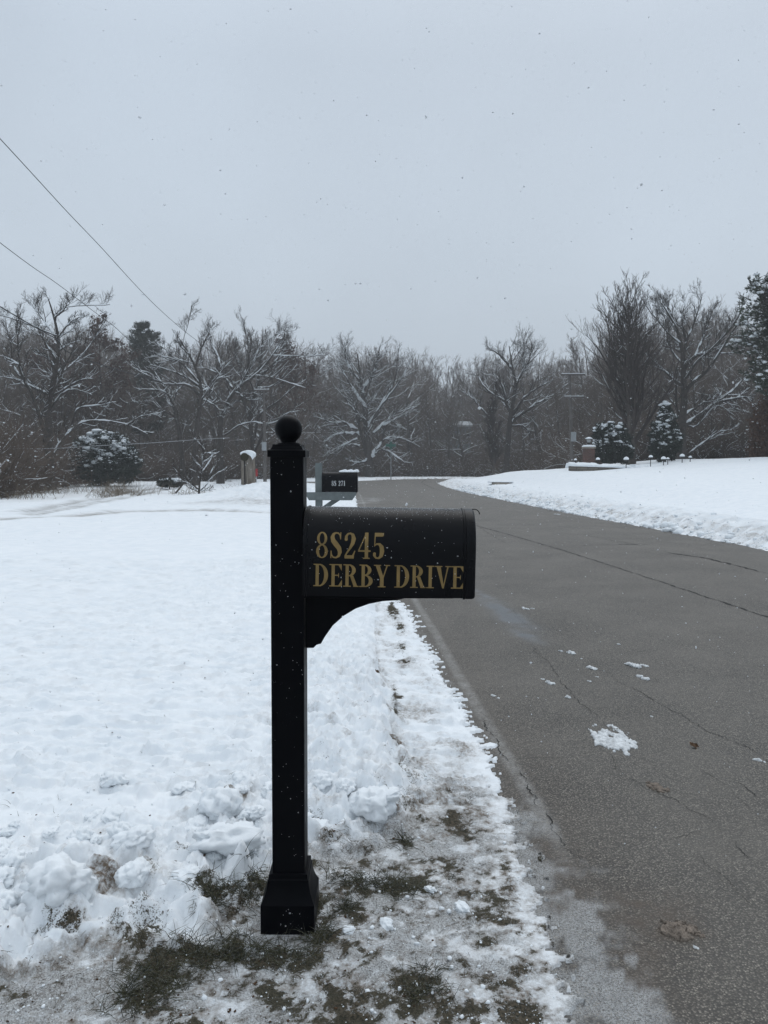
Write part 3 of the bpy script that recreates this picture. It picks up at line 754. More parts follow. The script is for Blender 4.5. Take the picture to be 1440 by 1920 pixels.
# ---- trees whose main limbs follow the photograph
def catmull(p, n):
    p = np.asarray(p, float); p = np.concatenate([[2 * p[0] - p[1]], p, [2 * p[-1] - p[-2]]])
    m = len(p) - 3; x = np.linspace(0, m - 1e-6, n); i = x.astype(int); t = (x - i)[:, None]
    a, b, c, d = p[i], p[i + 1], p[i + 2], p[i + 3]
    return .5 * (2 * b + (c - a) * t + (2 * a - 5 * b + 4 * c - d) * t ** 2 + (3 * b - a - 3 * c + d) * t ** 3)

def hero(name, label, Y, limbs, sx, ox, oy, K=(9, 5, 4), lr=(.30, .55), tw=.3, seed=0, extra=6, cat='tree', prob=(1.0, .8, .35), mats=None, tr_min=.02, r_end=.10, sf=1.0):
    r = np.random.default_rng(seed)
    zs = []; N = 14
    root = None; made = []; base = None
    for li, (pts, rz) in enumerate(limbs):
        q = np.array([(ox + a * sx, oy + b * sx) for a, b in pts], float)
        depth = Y
        if made:                        # join the nearest limb already grown
            best = None
            for mp, mpx in made:
                dd_ = np.hypot(mpx[:, 0] - q[0, 0], mpx[:, 1] - q[0, 1]); k = dd_.argmin()
                if best is None or dd_[k] < best[0]: best = (dd_[k], mp[k, 1])
            depth = best[1]
        c2 = catmull(q, N)
        dist = np.concatenate([[0], np.cumsum(np.hypot(*np.diff(c2, axis=0).T))]) * Y / F
        slope = r.uniform(-.75, .75) if made else 0.0
        p3 = np.array([P(a, b, depth + slope * s) for (a, b), s in zip(c2, dist)])
        if not made:
            p3[0, 2] = min(p3[0, 2], zat(p3[0, 0], p3[0, 1])) - .15; base = p3[0].copy(); base[2] += .15
        else: p3[1:] += r.normal(0, .02, (N - 1, 3)) * (Y / 60)
        made.append((p3, c2)); zs.append(rz * sx * Y / F * .5)
    root = empty(name, base); tag(root, label, cat)
    allp = np.stack([m[0] for m in made]) - base
    R0 = np.array(zs)[:, None]; f = np.linspace(0, 1, N)[None]
    rad = R0 * (1 - f) ** .9 * .92 + np.maximum(R0 * r_end, tr_min * .6) * f
    tr = Acc(); cr_ = Acc(); sn = Acc()
    fl = rad[:1] * (1 + .5 * np.exp(-np.arange(N) / .8))[None]
    tr.tubes(allp[:1], fl, 10); cr_.tubes(allp[1:], rad[1:], 7)
    snow_on(sn, r, allp, rad, prob[0], 6, lo=.2, fat=.62 * sf, add=.010 * sf)
    L = np.linalg.norm(np.diff(allp, axis=1), axis=2).sum(1)
    P1, R1, L1 = [allp], [rad], [L]
    if extra:
        s, d, Lx, Rx = kids(r, allp[:1], rad[:1], L[:1], extra, .35, .95, 35, 75, .35, .55, .5, .1, .4)
        d[:, 1] *= 1.6
        px_, rx_ = grow(r, s, d, Lx, Rx, np.full(len(Rx), .02), N, .09, (0, 0, tw)); cr_.tubes(px_, rx_, 5); snow_on(sn, r, px_, rx_, .9, 4)
        P1.append(px_); R1.append(rx_); L1.append(Lx)
    p1, r1, L = np.concatenate(P1), np.concatenate(R1), np.concatenate(L1)
    s, d, L2, R = kids(r, p1, r1, np.minimum(L, np.median(L) * 1.2), K[0], .22, .99, 22, 60, *lr, .55, .5, .35)
    L2 = np.clip(L2, .3, None)
    p2, r2 = grow(r, s, d, L2, np.minimum(R, .06), np.full(len(R), .010), 7, .10, (0, 0, tw * 1.2)); cr_.tubes(p2, r2, 4); snow_on(sn, r, p2, r2, prob[1], 3, add=.007 * sf)
    s, d, L3, R = kids(r, p2, r2, L2, K[1], .15, .99, 22, 58, .35, .65, .7, .1, .3)
    p3, r3 = grow(r, s, d, L3, np.minimum(R, .016), np.full(len(R), .006), 5, .10, (0, 0, tw * 1.1)); cr_.tubes(p3, r3, 3); snow_on(sn, r, p3, r3, prob[2], 3, add=.005 * sf)
    s, d, L4, R = kids(r, p3, r3, L3, K[2], .2, .99, 20, 55, .4, .75, .7, .1, .2)
    p4, r4 = grow(r, s, d, L4, np.minimum(R, .009), np.full(len(R), .004), 3, .09, (0, 0, tw)); cr_.tubes(p4, r4, 3)
    mats = mats or (M['bark'], M['bark'])
    tree_parts(name, root, tr.mesh('trunk'), cr_.mesh('crown'), sn.mesh('snow'), mats)
    return root

# ------------------------------------------------------------------ lettering (outline glyphs cut from implicit strokes)
def g_rect(x0, y0, x1, y1):
    return lambda X, Y: np.minimum(np.minimum(X - x0, x1 - X), np.minimum(Y - y0, y1 - Y))
def g_poly(*pts):
    p = np.array(pts, float)
    if np.sum(p[:, 0] * np.roll(p[:, 1], -1) - np.roll(p[:, 0], -1) * p[:, 1]) < 0: p = p[::-1]
    def f(X, Y):
        o = None
        for a, b in zip(p, np.roll(p, -1, 0)):
            e = (b - a) / np.hypot(*(b - a)); v = -(e[1] * (X - a[0]) - e[0] * (Y - a[1])); o = v if o is None else np.minimum(o, v)
        return o
    return f
def g_ring(cx, cy, rx, ry, ix, iy, x0=-9):
    def f(X, Y):
        o = (1 - np.hypot((X - cx) / rx, (Y - cy) / ry)) * min(rx, ry); i = (np.hypot((X - cx) / ix, (Y - cy) / iy) - 1) * min(ix, iy)
        return np.minimum(np.minimum(o, i), X - x0)
    return f
def g_stroke(*pts):
    p = np.array(pts, float)
    def f(X, Y):
        o = np.full(X.shape, -9.)
        for a, b in zip(p[:-1], p[1:]):
            e = b[:2] - a[:2]; t = np.clip(((X - a[0]) * e[0] + (Y - a[1]) * e[1]) / (e @ e), 0, 1)
            o = np.maximum(o, a[2] + (b[2] - a[2]) * t - np.hypot(X - a[0] - e[0] * t, Y - a[1] - e[1] * t))
        return o
    return f
stem = [g_rect(.11, 0, .265, 1), g_rect(0, 0, .38, .045), g_rect(0, .955, .38, 1)]
GL = {
 'D': (.73, stem + [g_ring(.28, .5, .43, .5, .24, .45, .27)]),
 'E': (.64, stem + [g_rect(.1, .953, .60, 1), g_rect(.1, 0, .62, .047), g_rect(.2, .48, .45, .525), g_poly((.60, .70), (.60, .99), (.42, .99)), g_poly((.62, .32), (.62, .01), (.42, .01)), g_poly((.47, .36), (.47, .64), (.41, .50))]),
 'R': (.74, stem + [g_ring(.26, .735, .34, .265, .16, .22, .25), g_poly((.32, .50), (.48, .50), (.68, .03), (.50, .03)), g_rect(.49, 0, .75, .045)]),
 'B': (.68, stem + [g_ring(.26, .755, .32, .245, .15, .2, .25), g_ring(.26, .27, .39, .27, .20, .225, .25)]),
 'Y': (.74, [g_rect(.28, 0, .46, .46), g_poly((.05, 1), (.25, 1), (.46, .42), (.28, .42)), g_poly((.60, 1), (.66, 1), (.46, .42), (.40, .42)), g_rect(-.02, .955, .33, 1), g_rect(.50, .955, .76, 1), g_rect(.18, 0, .56, .045)]),
 'I': (.38, stem),
 'V': (.74, [g_poly((.06, 1), (.26, 1), (.45, 0), (.36, 0)), g_poly((.59, 1), (.66, 1), (.43, 0), (.38, 0)), g_rect(-.02, .955, .35, 1), g_rect(.49, .955, .77, 1)]),
 '8': (.50, [g_ring(.24, .755, .205, .245, .10, .2), g_ring(.24, .265, .235, .265, .115, .22)]),
 'S': (.50, [g_stroke((.42, .76, .02), (.40, .88, .022), (.33, .96, .026), (.22, .972, .03), (.13, .92, .05), (.09, .80, .078), (.13, .67, .092), (.24, .54, .10), (.36, .40, .092), (.40, .25, .078), (.36, .1, .05), (.25, .027, .03), (.13, .04, .026), (.06, .14, .02), (.045, .27, .02)), g_rect(.405, .72, .44, 1), g_rect(.02, 0, .055, .30)]),
 '2': (.50, [g_stroke((.08, .74, .065), (.08, .84, .05), (.15, .94, .032), (.25, .965, .032), (.35, .90, .06), (.385, .76, .088), (.35, .60, .075), (.24, .40, .045), (.10, .2, .03), (.045, .09, .03)), g_rect(.02, 0, .40, .13), g_poly((.36, 0), (.46, .30), (.43, .32), (.33, .13))]),
 '4': (.52, [g_rect(.27, .04, .41, 1), g_stroke((.33, .98, .022), (.03, .33, .022)), g_rect(0, .27, .51, .335), g_rect(.20, 0, .48, .045)]),
 '5': (.50, [g_rect(.08, .86, .40, 1), g_stroke((.10, .95, .02), (.08, .5, .02)), g_stroke((.40, .93, .06), (.44, .99, .015)), g_stroke((.08, .52, .02), (.17, .58, .03), (.28, .57, .05), (.365, .46, .082), (.385, .3, .09), (.35, .13, .07), (.26, .035, .036), (.14, .04, .032), (.07, .14, .05), (.08, .2, .06))]),
 '7': (.48, [g_rect(.03, .87, .45, 1), g_rect(.02, .72, .055, 1), g_stroke((.42, .9, .03), (.27, .45, .055), (.19, .07, .07))]),
 '1': (.40, [g_rect(.15, 0, .32, 1), g_stroke((.05, .84, .02), (.2, .97, .03)), g_rect(.06, 0, .41, .045)]),
}
def glyph_polys(ch, n=52):
    w, fs = GL[ch]
    xs = np.arange(-.06, w + .08, 1.0 / n); ysg = np.arange(-.05, 1.06, 1.0 / n)
    X, Yg = np.meshgrid(xs, ysg); Fv = np.max([f(X, Yg) for f in fs], axis=0)
    out = []
    for i in range(len(ysg) - 1):
        for j in range(len(xs) - 1):
            c = [(xs[j], ysg[i], Fv[i, j]), (xs[j + 1], ysg[i], Fv[i, j + 1]), (xs[j + 1], ysg[i + 1], Fv[i + 1, j + 1]), (xs[j], ysg[i + 1], Fv[i + 1, j])]
            if max(q[2] for q in c) <= 0: continue
            pl = []
            for a, b in zip(c, c[1:] + c[:1]):
                if a[2] > 0: pl.append(a[:2])
                if (a[2] > 0) != (b[2] > 0):
                    t = a[2] / (a[2] - b[2]); pl.append((a[0] + (b[0] - a[0]) * t, a[1] + (b[1] - a[1]) * t))
            if len(pl) >= 3: out.append(pl)
    return out
def lettering(name, text, x0, h0, x1, height, fn, mat, parent, gap=.055, space=.22):
    W = sum((GL[c][0] + gap) if c != ' ' else space for c in text) - gap
    k = (x1 - x0) / W; vs, fs = [], []; x = 0.0
    for c in text:
        if c == ' ': x += space; continue
        for pl in glyph_polys(c):
            b = len(vs)
            for a, q in pl: vs.append(fn(x0 + (x + a) * k, h0 + q * height))
            fs.append(tuple(range(b, len(vs))))
        x += GL[c][0] + gap
    me = bpy.data.meshes.new(name); me.from_pydata(vs, [], fs); me.update()
    return obj(name, me, mat, parent)

# ------------------------------------------------------------------ mailbox in front
def arch(w, hs, ha, n=14, sc=1.0, z0=0.0):
    """arched box section (y, z), bottom centre at 0"""
    p = [(-w / 2, 0), (-w / 2, hs)]
    p += [(-w / 2 * cos(a), hs + ha * sin(a)) for a in np.linspace(0, pi, n)[1:-1]]
    p += [(w / 2, hs), (w / 2, 0)]
    cz = (hs + ha) / 2
    return [(y * sc, (z - cz) * sc + cz) for y, z in p]

PY = 2.395                                      # distance of the post axis
pc = P(541.8, 1300, PY)
px0 = pc[0]
mb = empty('mailbox', (px0, PY, 0.0)); mb.rotation_euler = (0, radians(.18), 0)
tag(mb, 'large black roadside mailbox with gold house number on a square black post, ball on top', 'mailbox')
def zl(py, Y): return float(P(720, py, Y)[2])
fy = PY - .051
z_top = zl(850, fy)
m = MB(); m.square([(.0508, .16), (.0508, z_top)]); m.build('post', M['black'], mb, bevel=.004)
zc1, zc2, zk = zl(1641, PY - .064), zl(1651, PY - .064), zl(1698, PY - .085)
m = MB(); hb = .0835
prof = [(hb, -.06), (hb, zk - .002), (hb - .002, zk)]
for t in np.linspace(.08, 1, 8): prof.append((hb - .002 - (hb - .066) * (1 - (1 - t) ** 2.0), zk + (zc2 - zk) * t))
prof += [(.0605, zc2 + .001), (.0605, zc1), (.0500, zc1)]
m.square(prof); m.build('base_skirt', M['black'], mb, bevel=.0015)
zf0, zf1 = zl(857, fy - .007), zl(844, fy - .007); zw = zl(833, PY - .042)
m = MB(); m.square([(.0575, zf0), (.0575, zf1), (.050, zf1 + .001), (.0445, zw - .006), (.0435, zw), (.020, zw + .0005)]); m.build('post_cap', M['black'], mb, bevel=.0015)
zb = zl(804.8, PY); rb = 25.6 / F * PY
m = MB(); m.lathe([(.034, zw), (.034, zw + .004), (.024, zw + .006), (.0225, zw + .009), (.026, zb - rb * .80)] + [(max(.0005, rb * cos(a)), zb + rb * sin(a)) for a in np.linspace(-.95, pi / 2, 22)], 40)
m.build('ball_finial', M['black'], mb, smooth=True)
# box: axis along +x, tilted a little towards the road
BW, BHS = .215, .150
byf = PY - BW / 2
bx = lambda p_: float(P(p_, 1040, byf)[0]) - px0
xb0, xb1 = .0515, bx(889.5)
zb0 = zl(1116.5, byf); zt = zl(949, PY); BH = zt - zb0; BHA = BH - BHS
LB = xb1 - xb0
TILT = Matrix.Translation((xb0, 0, zb0)) @ Matrix.Rotation(radians(.85), 4, 'Y')
def sec(x, sc=1.0, sx=0.0): return [tuple(TILT @ Vector((x, y, z))) for y, z in arch(BW, BHS, BHA, 22, sc)]
m = MB(); m.loft([sec(0.0), sec(LB - .030)]); box_body = m.build('box_body', M['boxblack'], mb, smooth=True)
for xx in (.010, LB - .034):
    m = MB(); m.loft([sec(xx - .004, 1.0), sec(xx - .003, 1.022), sec(xx + .003, 1.022), sec(xx + .004, 1.0)]); m.build('rim', M['boxblack'], box_body, smooth=True)
m = MB(); m.loft([sec(LB - .0298, 1.012), sec(LB - .010, 1.012), sec(LB - .004, .995), sec(LB - .001, .97), sec(LB, .93)]); door = m.build('door', M['boxblack'], mb, smooth=True)
lp = [(LB - .010, .02, BH * .985), (LB + .004, .0, BH * 1.0), (LB + .012, -.01, BH * .99), (LB + .017, -.015, BH * .965), (LB + .018, -.017, BH * .945)]
m = MB(); m.tube([tuple(TILT @ Vector(p)) for p in catmull(lp, 16)], .0016, 6); m.build('latch', M['boxblack'], door, smooth=True)
def on_side(s, h):
    if h <= BHS: y, z = -BW / 2, h; ny, nz = -1, 0
    else:
        a = math.asin(min(1, (h - BHS) / BHA)); y, z = -BW / 2 * cos(a), BHS + BHA * sin(a); ny, nz = -cos(a), sin(a)
    return tuple(TILT @ Vector((s, y + ny * .0011, z + nz * .0011)))
sc_b = byf / F
lettering('house_number', '8S245', bx(589) - xb0, (1117 - 1045) * sc_b, bx(718) - xb0, 49 * sc_b, on_side, M['gold'], box_body, gap=.07)
lettering('street_name', 'DERBY DRIVE', bx(584.5) - xb0, (1118 - 1099.5) * sc_b, bx(868) - xb0, 42.5 * sc_b, on_side, M['gold'], box_body, gap=.035, space=.20)
# bracket: curved arm under the box
def pxz(a, b, Y=PY - .022): p = P(a, b, Y); return (p[0] - px0, p[2])
top = [(571, 1117), (576, 1117), (600, 1119), (604, 1117), (762, 1119)]
und = [(755, 1122), (742, 1125), (715, 1127), (690, 1132), (665, 1141), (642, 1155), (622, 1173), (608, 1193), (600, 1207), (592, 1209), (586, 1215), (571, 1215)]
pr = [pxz(*q) for q in top + und]
m = MB(); m.loft([[(x, -.022, z) for x, z in pr], [(x, .022, z) for x, z in pr]]); m.build('support_bracket', M['black'], mb, bevel=.002)
m = MB(); m.box(.0505, LB + xb0 - .06, -.05, .05, -.006, .014, Matrix.Translation((0, 0, zb0 - .012))); m.build('mounting_board', M['black'], mb, bevel=.002)

fk = np.random.default_rng(23); pts = []
for _ in range(70): pts.append((fk.uniform(-.048, .048), -.0512, fk.uniform(.22, z_top - .02), fk.lognormal(-7.0, .4)))
for _ in range(70): q = on_side(fk.uniform(.01, LB - .04), fk.uniform(.01, BH * .9)); pts.append((*q, fk.lognormal(-7.05, .45)))
for _ in range(12): pts.append((fk.uniform(-.06, .06), -hb - .001, fk.uniform(.02, zk), fk.lognormal(-6.9, .4)))
for _ in range(900):                                  # frozen drizzle along the ridge
    a_ = fk.normal(pi / 2, .34); q = TILT @ Vector((fk.uniform(.0, LB - .03), -BW / 2 * cos(a_), BHS + BHA * sin(a_))); pts.append((q.x, q.y, q.z + .0003, fk.uniform(.0005, .0011)))
pts = np.array(pts)
_iv = np.array([(1, 0, 0), (-1, 0, 0), (0, 1, 0), (0, -1, 0), (0, 0, 1), (0, 0, -1)], float); _if = np.array([(0, 2, 4), (2, 1, 4), (1, 3, 4), (3, 0, 4), (2, 0, 5), (1, 2, 5), (3, 1, 5), (0, 3, 5)])
V = (pts[:, None, :3] + _iv[None] * (pts[:, None, 3:] * fk.uniform(.6, 1.4, (len(pts), 6, 1)))).reshape(-1, 3)
o = obj('snow_specks', mesh_np('snow_specks', V, [(_if[None] + (np.arange(len(pts)) * 6)[:, None, None]).reshape(-1, 3)]), M['flake'], mb); o['kind'] = 'stuff'

# ------------------------------------------------------------------ second mailbox
Y2 = 9.8
q0 = P(598, 930, Y2); z2 = float(zat(q0[0], q0[1]))
mb2 = empty('mailbox', (q0[0], Y2, z2)); tag(mb2, 'small black mailbox with white numbers on a grey wooden post, snow strip on its lid', 'mailbox')
def l2(a, b, Y=Y2): p = P(a, b, Y); return p[0] - q0[0], p[2] - z2
hw = .043; zt2 = l2(598, 868)[1]; zr0 = l2(598, 937.5)[1]; zr1 = l2(598, 922.5)[1]
m = MB(); m.box(-hw, hw, -hw, hw, -.1, zt2); m.build('post', M['grey_wood'], mb2, bevel=.004)
x_l, x_r = l2(573, 930)[0], l2(669, 930)[0]
pr = [(x_l, zr1), (x_r, zr1), (x_r, zr1 - .02), (x_r - .055, zr0), (x_l + .05, zr0), (x_l, zr1 - .02)]
m = MB(); m.loft([[(x, -hw - .040, z) for x, z in pr], [(x, -hw - .0005, z) for x, z in pr]]); m.build('cross_arm', M['grey_wood'], mb2, bevel=.003)
a0 = l2(604, 951); a1 = l2(634, 937.8)
pr = [(a0[0], a0[1] - .06), (a0[0], a0[1] + .005), (l2(622, 938)[0], zr0 - .001), (l2(638, 938)[0], zr0 - .001)]
m = MB(); m.loft([[(x, -.02, z) for x, z in pr], [(x, .02, z) for x, z in pr]]); m.build('brace', M['grey_wood'], mb2, bevel=.003)
b0x, b1x = l2(604.5, 900)[0], l2(671, 900)[0]; bz0, bz1 = zr1 + .002, l2(640, 885)[1]
BW2 = .17; hh = bz1 - bz0
def sec2(x, s=1.0): return [(x, y, z + bz0) for y, z in arch(BW2, hh * .62, hh * .38, 12, s)]
m = MB(); m.loft([sec2(b0x), sec2(b1x - .03)]); bb = m.build('box_body', M['boxblack'], mb2, smooth=True)
m = MB(); m.loft([sec2(b1x - .0295, 1.03), sec2(b1x - .006, 1.03), sec2(b1x, .96)]); m.build('door', M['boxblack'], mb2, smooth=True)
k2 = (Y2 - BW2 / 2) / F
lettering('house_number', '8S 271', l2(622, 900, Y2 - BW2 / 2)[0], l2(640, 911, Y2 - BW2 / 2)[1], l2(647, 900, Y2 - BW2 / 2)[0], 9.5 * k2, lambda s, h: (s, -BW2 / 2 - .0015, h), M['white_vinyl'], bb, gap=.12, space=.45)
m = MB()
for i in range(9):
    xx = l2(640, 900)[0] + (i / 8) * (l2(669, 900)[0] - l2(640, 900)[0])
    m.lathe([(.001, -.012), (.028, -.006), (.032, .002), (.022, .013 + .006 * (i % 3)), (.001, .018 + .006 * (i % 3))], 10, (xx, -.012, bz1 + .004))
m.build('snow', M['snow'], mb2, smooth=True)

# ------------------------------------------------------------------ hollow log post with a snow cap, red marker
YL = 33.0
lb = P(465, 914, YL); zlg = float(zat(lb[0], lb[1])); 
lg = empty('log_post', (lb[0], YL, zlg)); tag(lg, 'weathered upright log post with dark hollow at its top and a cap of snow', 'log post')
s_ = YL / F; wl = 25 * s_; H_l = float(P(465, 847, YL)[2]) - zlg
lr_ = np.random.default_rng(4)
def logring(z, R, n=28): return [(R * (1 + .06 * sin(3 * t + 1) + .05 * sin(7 * t)) * cos(t) , R * .9 * (1 + .05 * sin(5 * t)) * sin(t), z) for t in np.linspace(0, 2 * pi, n, endpoint=False)]
m = MB(); m.loft([logring(-.3, wl * .54), logring(H_l * .3, wl * .52), logring(H_l * .62, wl * .5), logring(H_l * .90, wl * .49), logring(H_l * .97, wl * .43), logring(H_l, wl * .2)]); body = m.build('log', M['log'], lg, smooth=True)
# round hollow (front) + split below it: inner shade painted as near-black solids
hz = float(P(461, 857, YL)[2]) - zlg; hr = 7.5 * s_
m = MB(); ring = [(hr * cos(t), hr * sin(t)) for t in np.linspace(0, 2 * pi, 20, endpoint=False)]
m.loft([[(x - 3.5 * s_, -wl * .60, hz + z) for x, z in ring], [(x * .98 - 3.5 * s_, 0, hz + z * .98) for x, z in ring]]); m.build('painted_hollow', m_simple('hollow_shade', (.030, .027, .015), .95, .1, .5, 30, .6, 60), lg, smooth=True)
m = MB(); m.box(-4.6 * s_, -2.9 * s_, -wl * .53, -wl * .3, .02, hz - hr * .8); m.build('split', m_simple('crevice_shade', (.012, .010, .009), .95, .1), lg)
m = MB(); c_ = []
for t in np.linspace(-.9, .9, 9): c_.append([(wl * .56 * sin(t) , -wl * .5, H_l - .10 - wl * .28 * (1 - cos(t)))] )
rings = []
for yy, q in ((-wl * .52, .82), (-wl * .45, 1.0), (0, 1.05), (wl * .4, .95), (wl * .5, .7)):
    rings.append([(wl * .58 * q * sin(t) + .02, yy, H_l - wl * .34 * (1 - cos(t)) + .07 * q - .02 + (.02 if t > 0 else 0)) for t in np.linspace(-1.15, 1.45, 12)] + [(wl * .40 * sin(t) + .02, yy, H_l - wl * .50 * (1 - cos(t)) - .12) for t in np.linspace(1.3, -1.1, 12)])
m.loft(rings); m.build('snow_cap', M['snow'], lg, smooth=True)

YR = 35.0
rp = P(480.5, 893, YR); zr_ = float(zat(rp[0], rp[1]))
rd = empty('marker_post', (rp[0], YR, zr_)); tag(rd, 'small red plastic marker on a stake right behind the log post', 'marker')
ra, rb_ = float(P(480, 879, YR)[2]) - zr_, float(P(480, 893, YR)[2]) - zr_
m = MB(); m.box(-.07, .07, -.02, .02, rb_, ra); m.build('panel', M['red'], rd, bevel=.01)
m = MB(); m.box(-.012, .012, .0205, .04, -.2, ra - .02); m.build('stake', M['metalgrey'], rd)

# ------------------------------------------------------------------ utility poles, wires
def pole(label, px, pbase, ptop, Y, arms, boxy, Rb=.13, lean=0.0):
    b = P(px, pbase, Y); z0 = float(zat(b[0], b[1]))
    e = empty('utility_pole', (b[0], Y, z0)); tag(e, label, 'utility pole', 'utility poles beyond the road')
    h = float(P(px, ptop, Y)[2]) - z0
    m = MB(); m.tube([(0, 0, -.4), (lean * .5, 0, h * .5), (lean, 0, h)], [Rb, Rb * .85, Rb * .66], 12); m.build('pole', M['polewood'], e, smooth=True)
    for xa, xb, py_ in arms:
        za = float(P(px, py_, Y)[2]) - z0; k = Y / F
        m = MB(); m.box((xa - px) * k, (xb - px) * k, -.15 - Rb * .2, -Rb * .72, za - .045, za + .045); a = m.build('cross_arm', M['polewood'], e, bevel=.01)
        m = MB(); m.box((xa - px) * k + .02, (xb - px) * k - .02, -.16, -Rb * .7, za + .047, za + .085); m.build('snow', M['snow'], a, bevel=.02)
        for u_ in (.06, .3, .7, .94):
            xx = ((xa - px) + (xb - xa) * u_) * k
            m = MB(); m.lathe([(.02, .087), (.04, .10), (.04, .13), (.02, .15), (.002, .16)], 8, (xx, -.11, za)); m.build('insulator', M['metalgrey'], a, smooth=True)
    za = float(P(px, boxy, Y)[2]) - z0
    m = MB(); m.box(-.14, .14, -Rb - .22, -Rb * .8, za - .28, za + .28); m.build('service_box', M['metalgrey'], e, bevel=.02)
    return e, z0
pole('grey utility pole with one snowy cross arm behind the log post', 497, 910, 728, 51, [(478, 507.5, 732)], 837, .12)
pole('grey utility pole with two snowy cross arms beside the brick pillar', 1073, 868, 699, 47, [(1049, 1094, 703), (1055, 1092, 745)], 819, .12, -.25)

def wire(name, label, pts, rad, mat, group):
    p = catmull(np.array(pts), 60)
    o = pts[0]; a = Acc(); a.tubes((p - o)[None], np.full((1, 60), rad), 6)
    w = obj(name, a.mesh(name), mat); w.location = o; tag(w, label, 'power line', group)
Pw = lambda a, b, Y: P(a, b, Y)
tp = P(503, 732, 51); tp2 = P(482, 732, 51); tp3 = P(497, 765, 51)
w0 = P(0, 260, 16.2); w1 = P(345, 620, 31); wA = w0 + (w0 - w1) * .9; wA[2] += .25
wire('overhead_wire', 'highest thin overhead wire crossing the grey sky at left', [wA, w0, P(170, 443, 21.2), w1, tp], .0085, M['wire'], 'overhead wires at left')
w0 = P(0, 455, 17.6); w1 = P(205, 605, 25); wA = w0 + (w0 - w1) * 1.5; wA[2] += .25
wire('overhead_wire', 'middle thin overhead wire crossing the sky at left', [wA, w0, P(110, 534, 21), w1, P(300, 668, 31), tp2], .0085, M['wire'], 'overhead wires at left')
w0 = P(0, 575, 17.6); w1 = P(210, 690, 25); wA = w0 + (w0 - w1) * 1.5; wA[2] += .25
wire('overhead_wire', 'lowest and thickest black cable passing before the trees at left', [wA, w0, P(100, 632, 20.6), w1, tp3], .014, M['wire'], 'overhead wires at left')
wire('service_wire', 'pale frosted wire stretched low across the trees at left', [P(-60, 841, 36), P(90, 841, 37.5), P(180, 836, 39), P(290, 830, 42), P(380, 823.5, 46), P(430, 821, 48)], .010, M['wirewhite'], None)

# ------------------------------------------------------------------ green street sign, brick pillar, wall, lights, slab
YS_ = 72.0
sb = P(733, 889, YS_); zs0 = float(zat(sb[0], sb[1])); ss = empty('street_sign', (sb[0], YS_, zs0)); tag(ss, 'green street name sign on a thin post before the centre oak', 'street sign')
sk = YS_ / F; hs_ = float(P(733, 835, YS_)[2]) - zs0
m = MB(); m.tube([(0, 0, -.3), (0, 0, hs_ - 5 * sk)], .04, 8); m.build('post', M['metalgrey'], ss)
m = MB(); m.box(-10 * sk, 9 * sk, -.02, .02, hs_ - 2.6 * sk, hs_ + 2.6 * sk); bl = m.build('name_plate', M['green'], ss, bevel=.01)
m = MB()
for i in range(7): m.box((-8 + i * 2.2) * sk, (-6.8 + i * 2.2) * sk, -.026, -.0205, hs_ - 1.1 * sk, hs_ + 1.1 * sk)
m.build('cross_plate', M['green'], ss) if False else None
m = MB(); m.box(-3.2 * sk, 3.2 * sk, -.025, .025, hs_ - 7.8 * sk, hs_ - 2.65 * sk, Matrix.Rotation(.9, 4, 'Z')); m.build('name_plate', M['green'], ss, bevel=.01)
m = MB(); m.box(-3.0 * sk, 3.0 * sk, -.025, .025, hs_ + 2.65 * sk, hs_ + 7.0 * sk, Matrix.Rotation(.9, 4, 'Z')); m.build('name_plate', M['green'], ss, bevel=.01)

YB = 41.0
bp = P(1103.5, 866, YB); zb_ = float(zat(bp[0], bp[1])); bk = YB / F
bpz = lambda y: float(P(1103.5, y, YB)[2]) - zb_
pil = empty('brick_pillar', (bp[0], YB, zb_)); tag(pil, 'red brick pillar with snow on top and a black lantern', 'pillar')
hwp = 9.0 * bk
m = MB(); m.box(-hwp, hwp, -hwp, hwp, -.5, bpz(841)); m.build('shaft', M['brick'], pil)
m = MB(); m.box(-hwp - .05, hwp + .05, -hwp - .05, hwp + .05, bpz(841) + .001, bpz(838)); m.build('cap_stone', M['concrete'], pil, bevel=.01)
m = MB(); m.square([(hwp + .04, bpz(838) + .001), (hwp + .05, bpz(836)), (hwp * .9, bpz(834.6)), (hwp * .4, bpz(834))]); m.build('snow', M['snow'], pil, bevel=.02)
lan = MB(); lan.lathe([(.02, bpz(834)), (.07, bpz(833.5)), (.05, bpz(832)), (.03, bpz(831)), (.09, bpz(830)), (.09, bpz(829.6))], 12); lan.lathe([(.19, bpz(823.6)), (.17, bpz(823)), (.09, bpz(821.4)), (.03, bpz(820)), (.012, bpz(818.4))], 12)
ln = lan.build('lantern', M['brass'], pil, smooth=True)
m = MB(); m.lathe([(.085, bpz(829.5)), (.13, bpz(823.7))], 8); m.build('glass', M['lampglass'], ln)
m = MB(); m.lathe([(.20, bpz(823.2)), (.19, bpz(822)), (.10, bpz(820.6)), (.01, bpz(819.6))], 12, (0, 0, .012)); m.build('snow', M['snow'], ln, smooth=True)

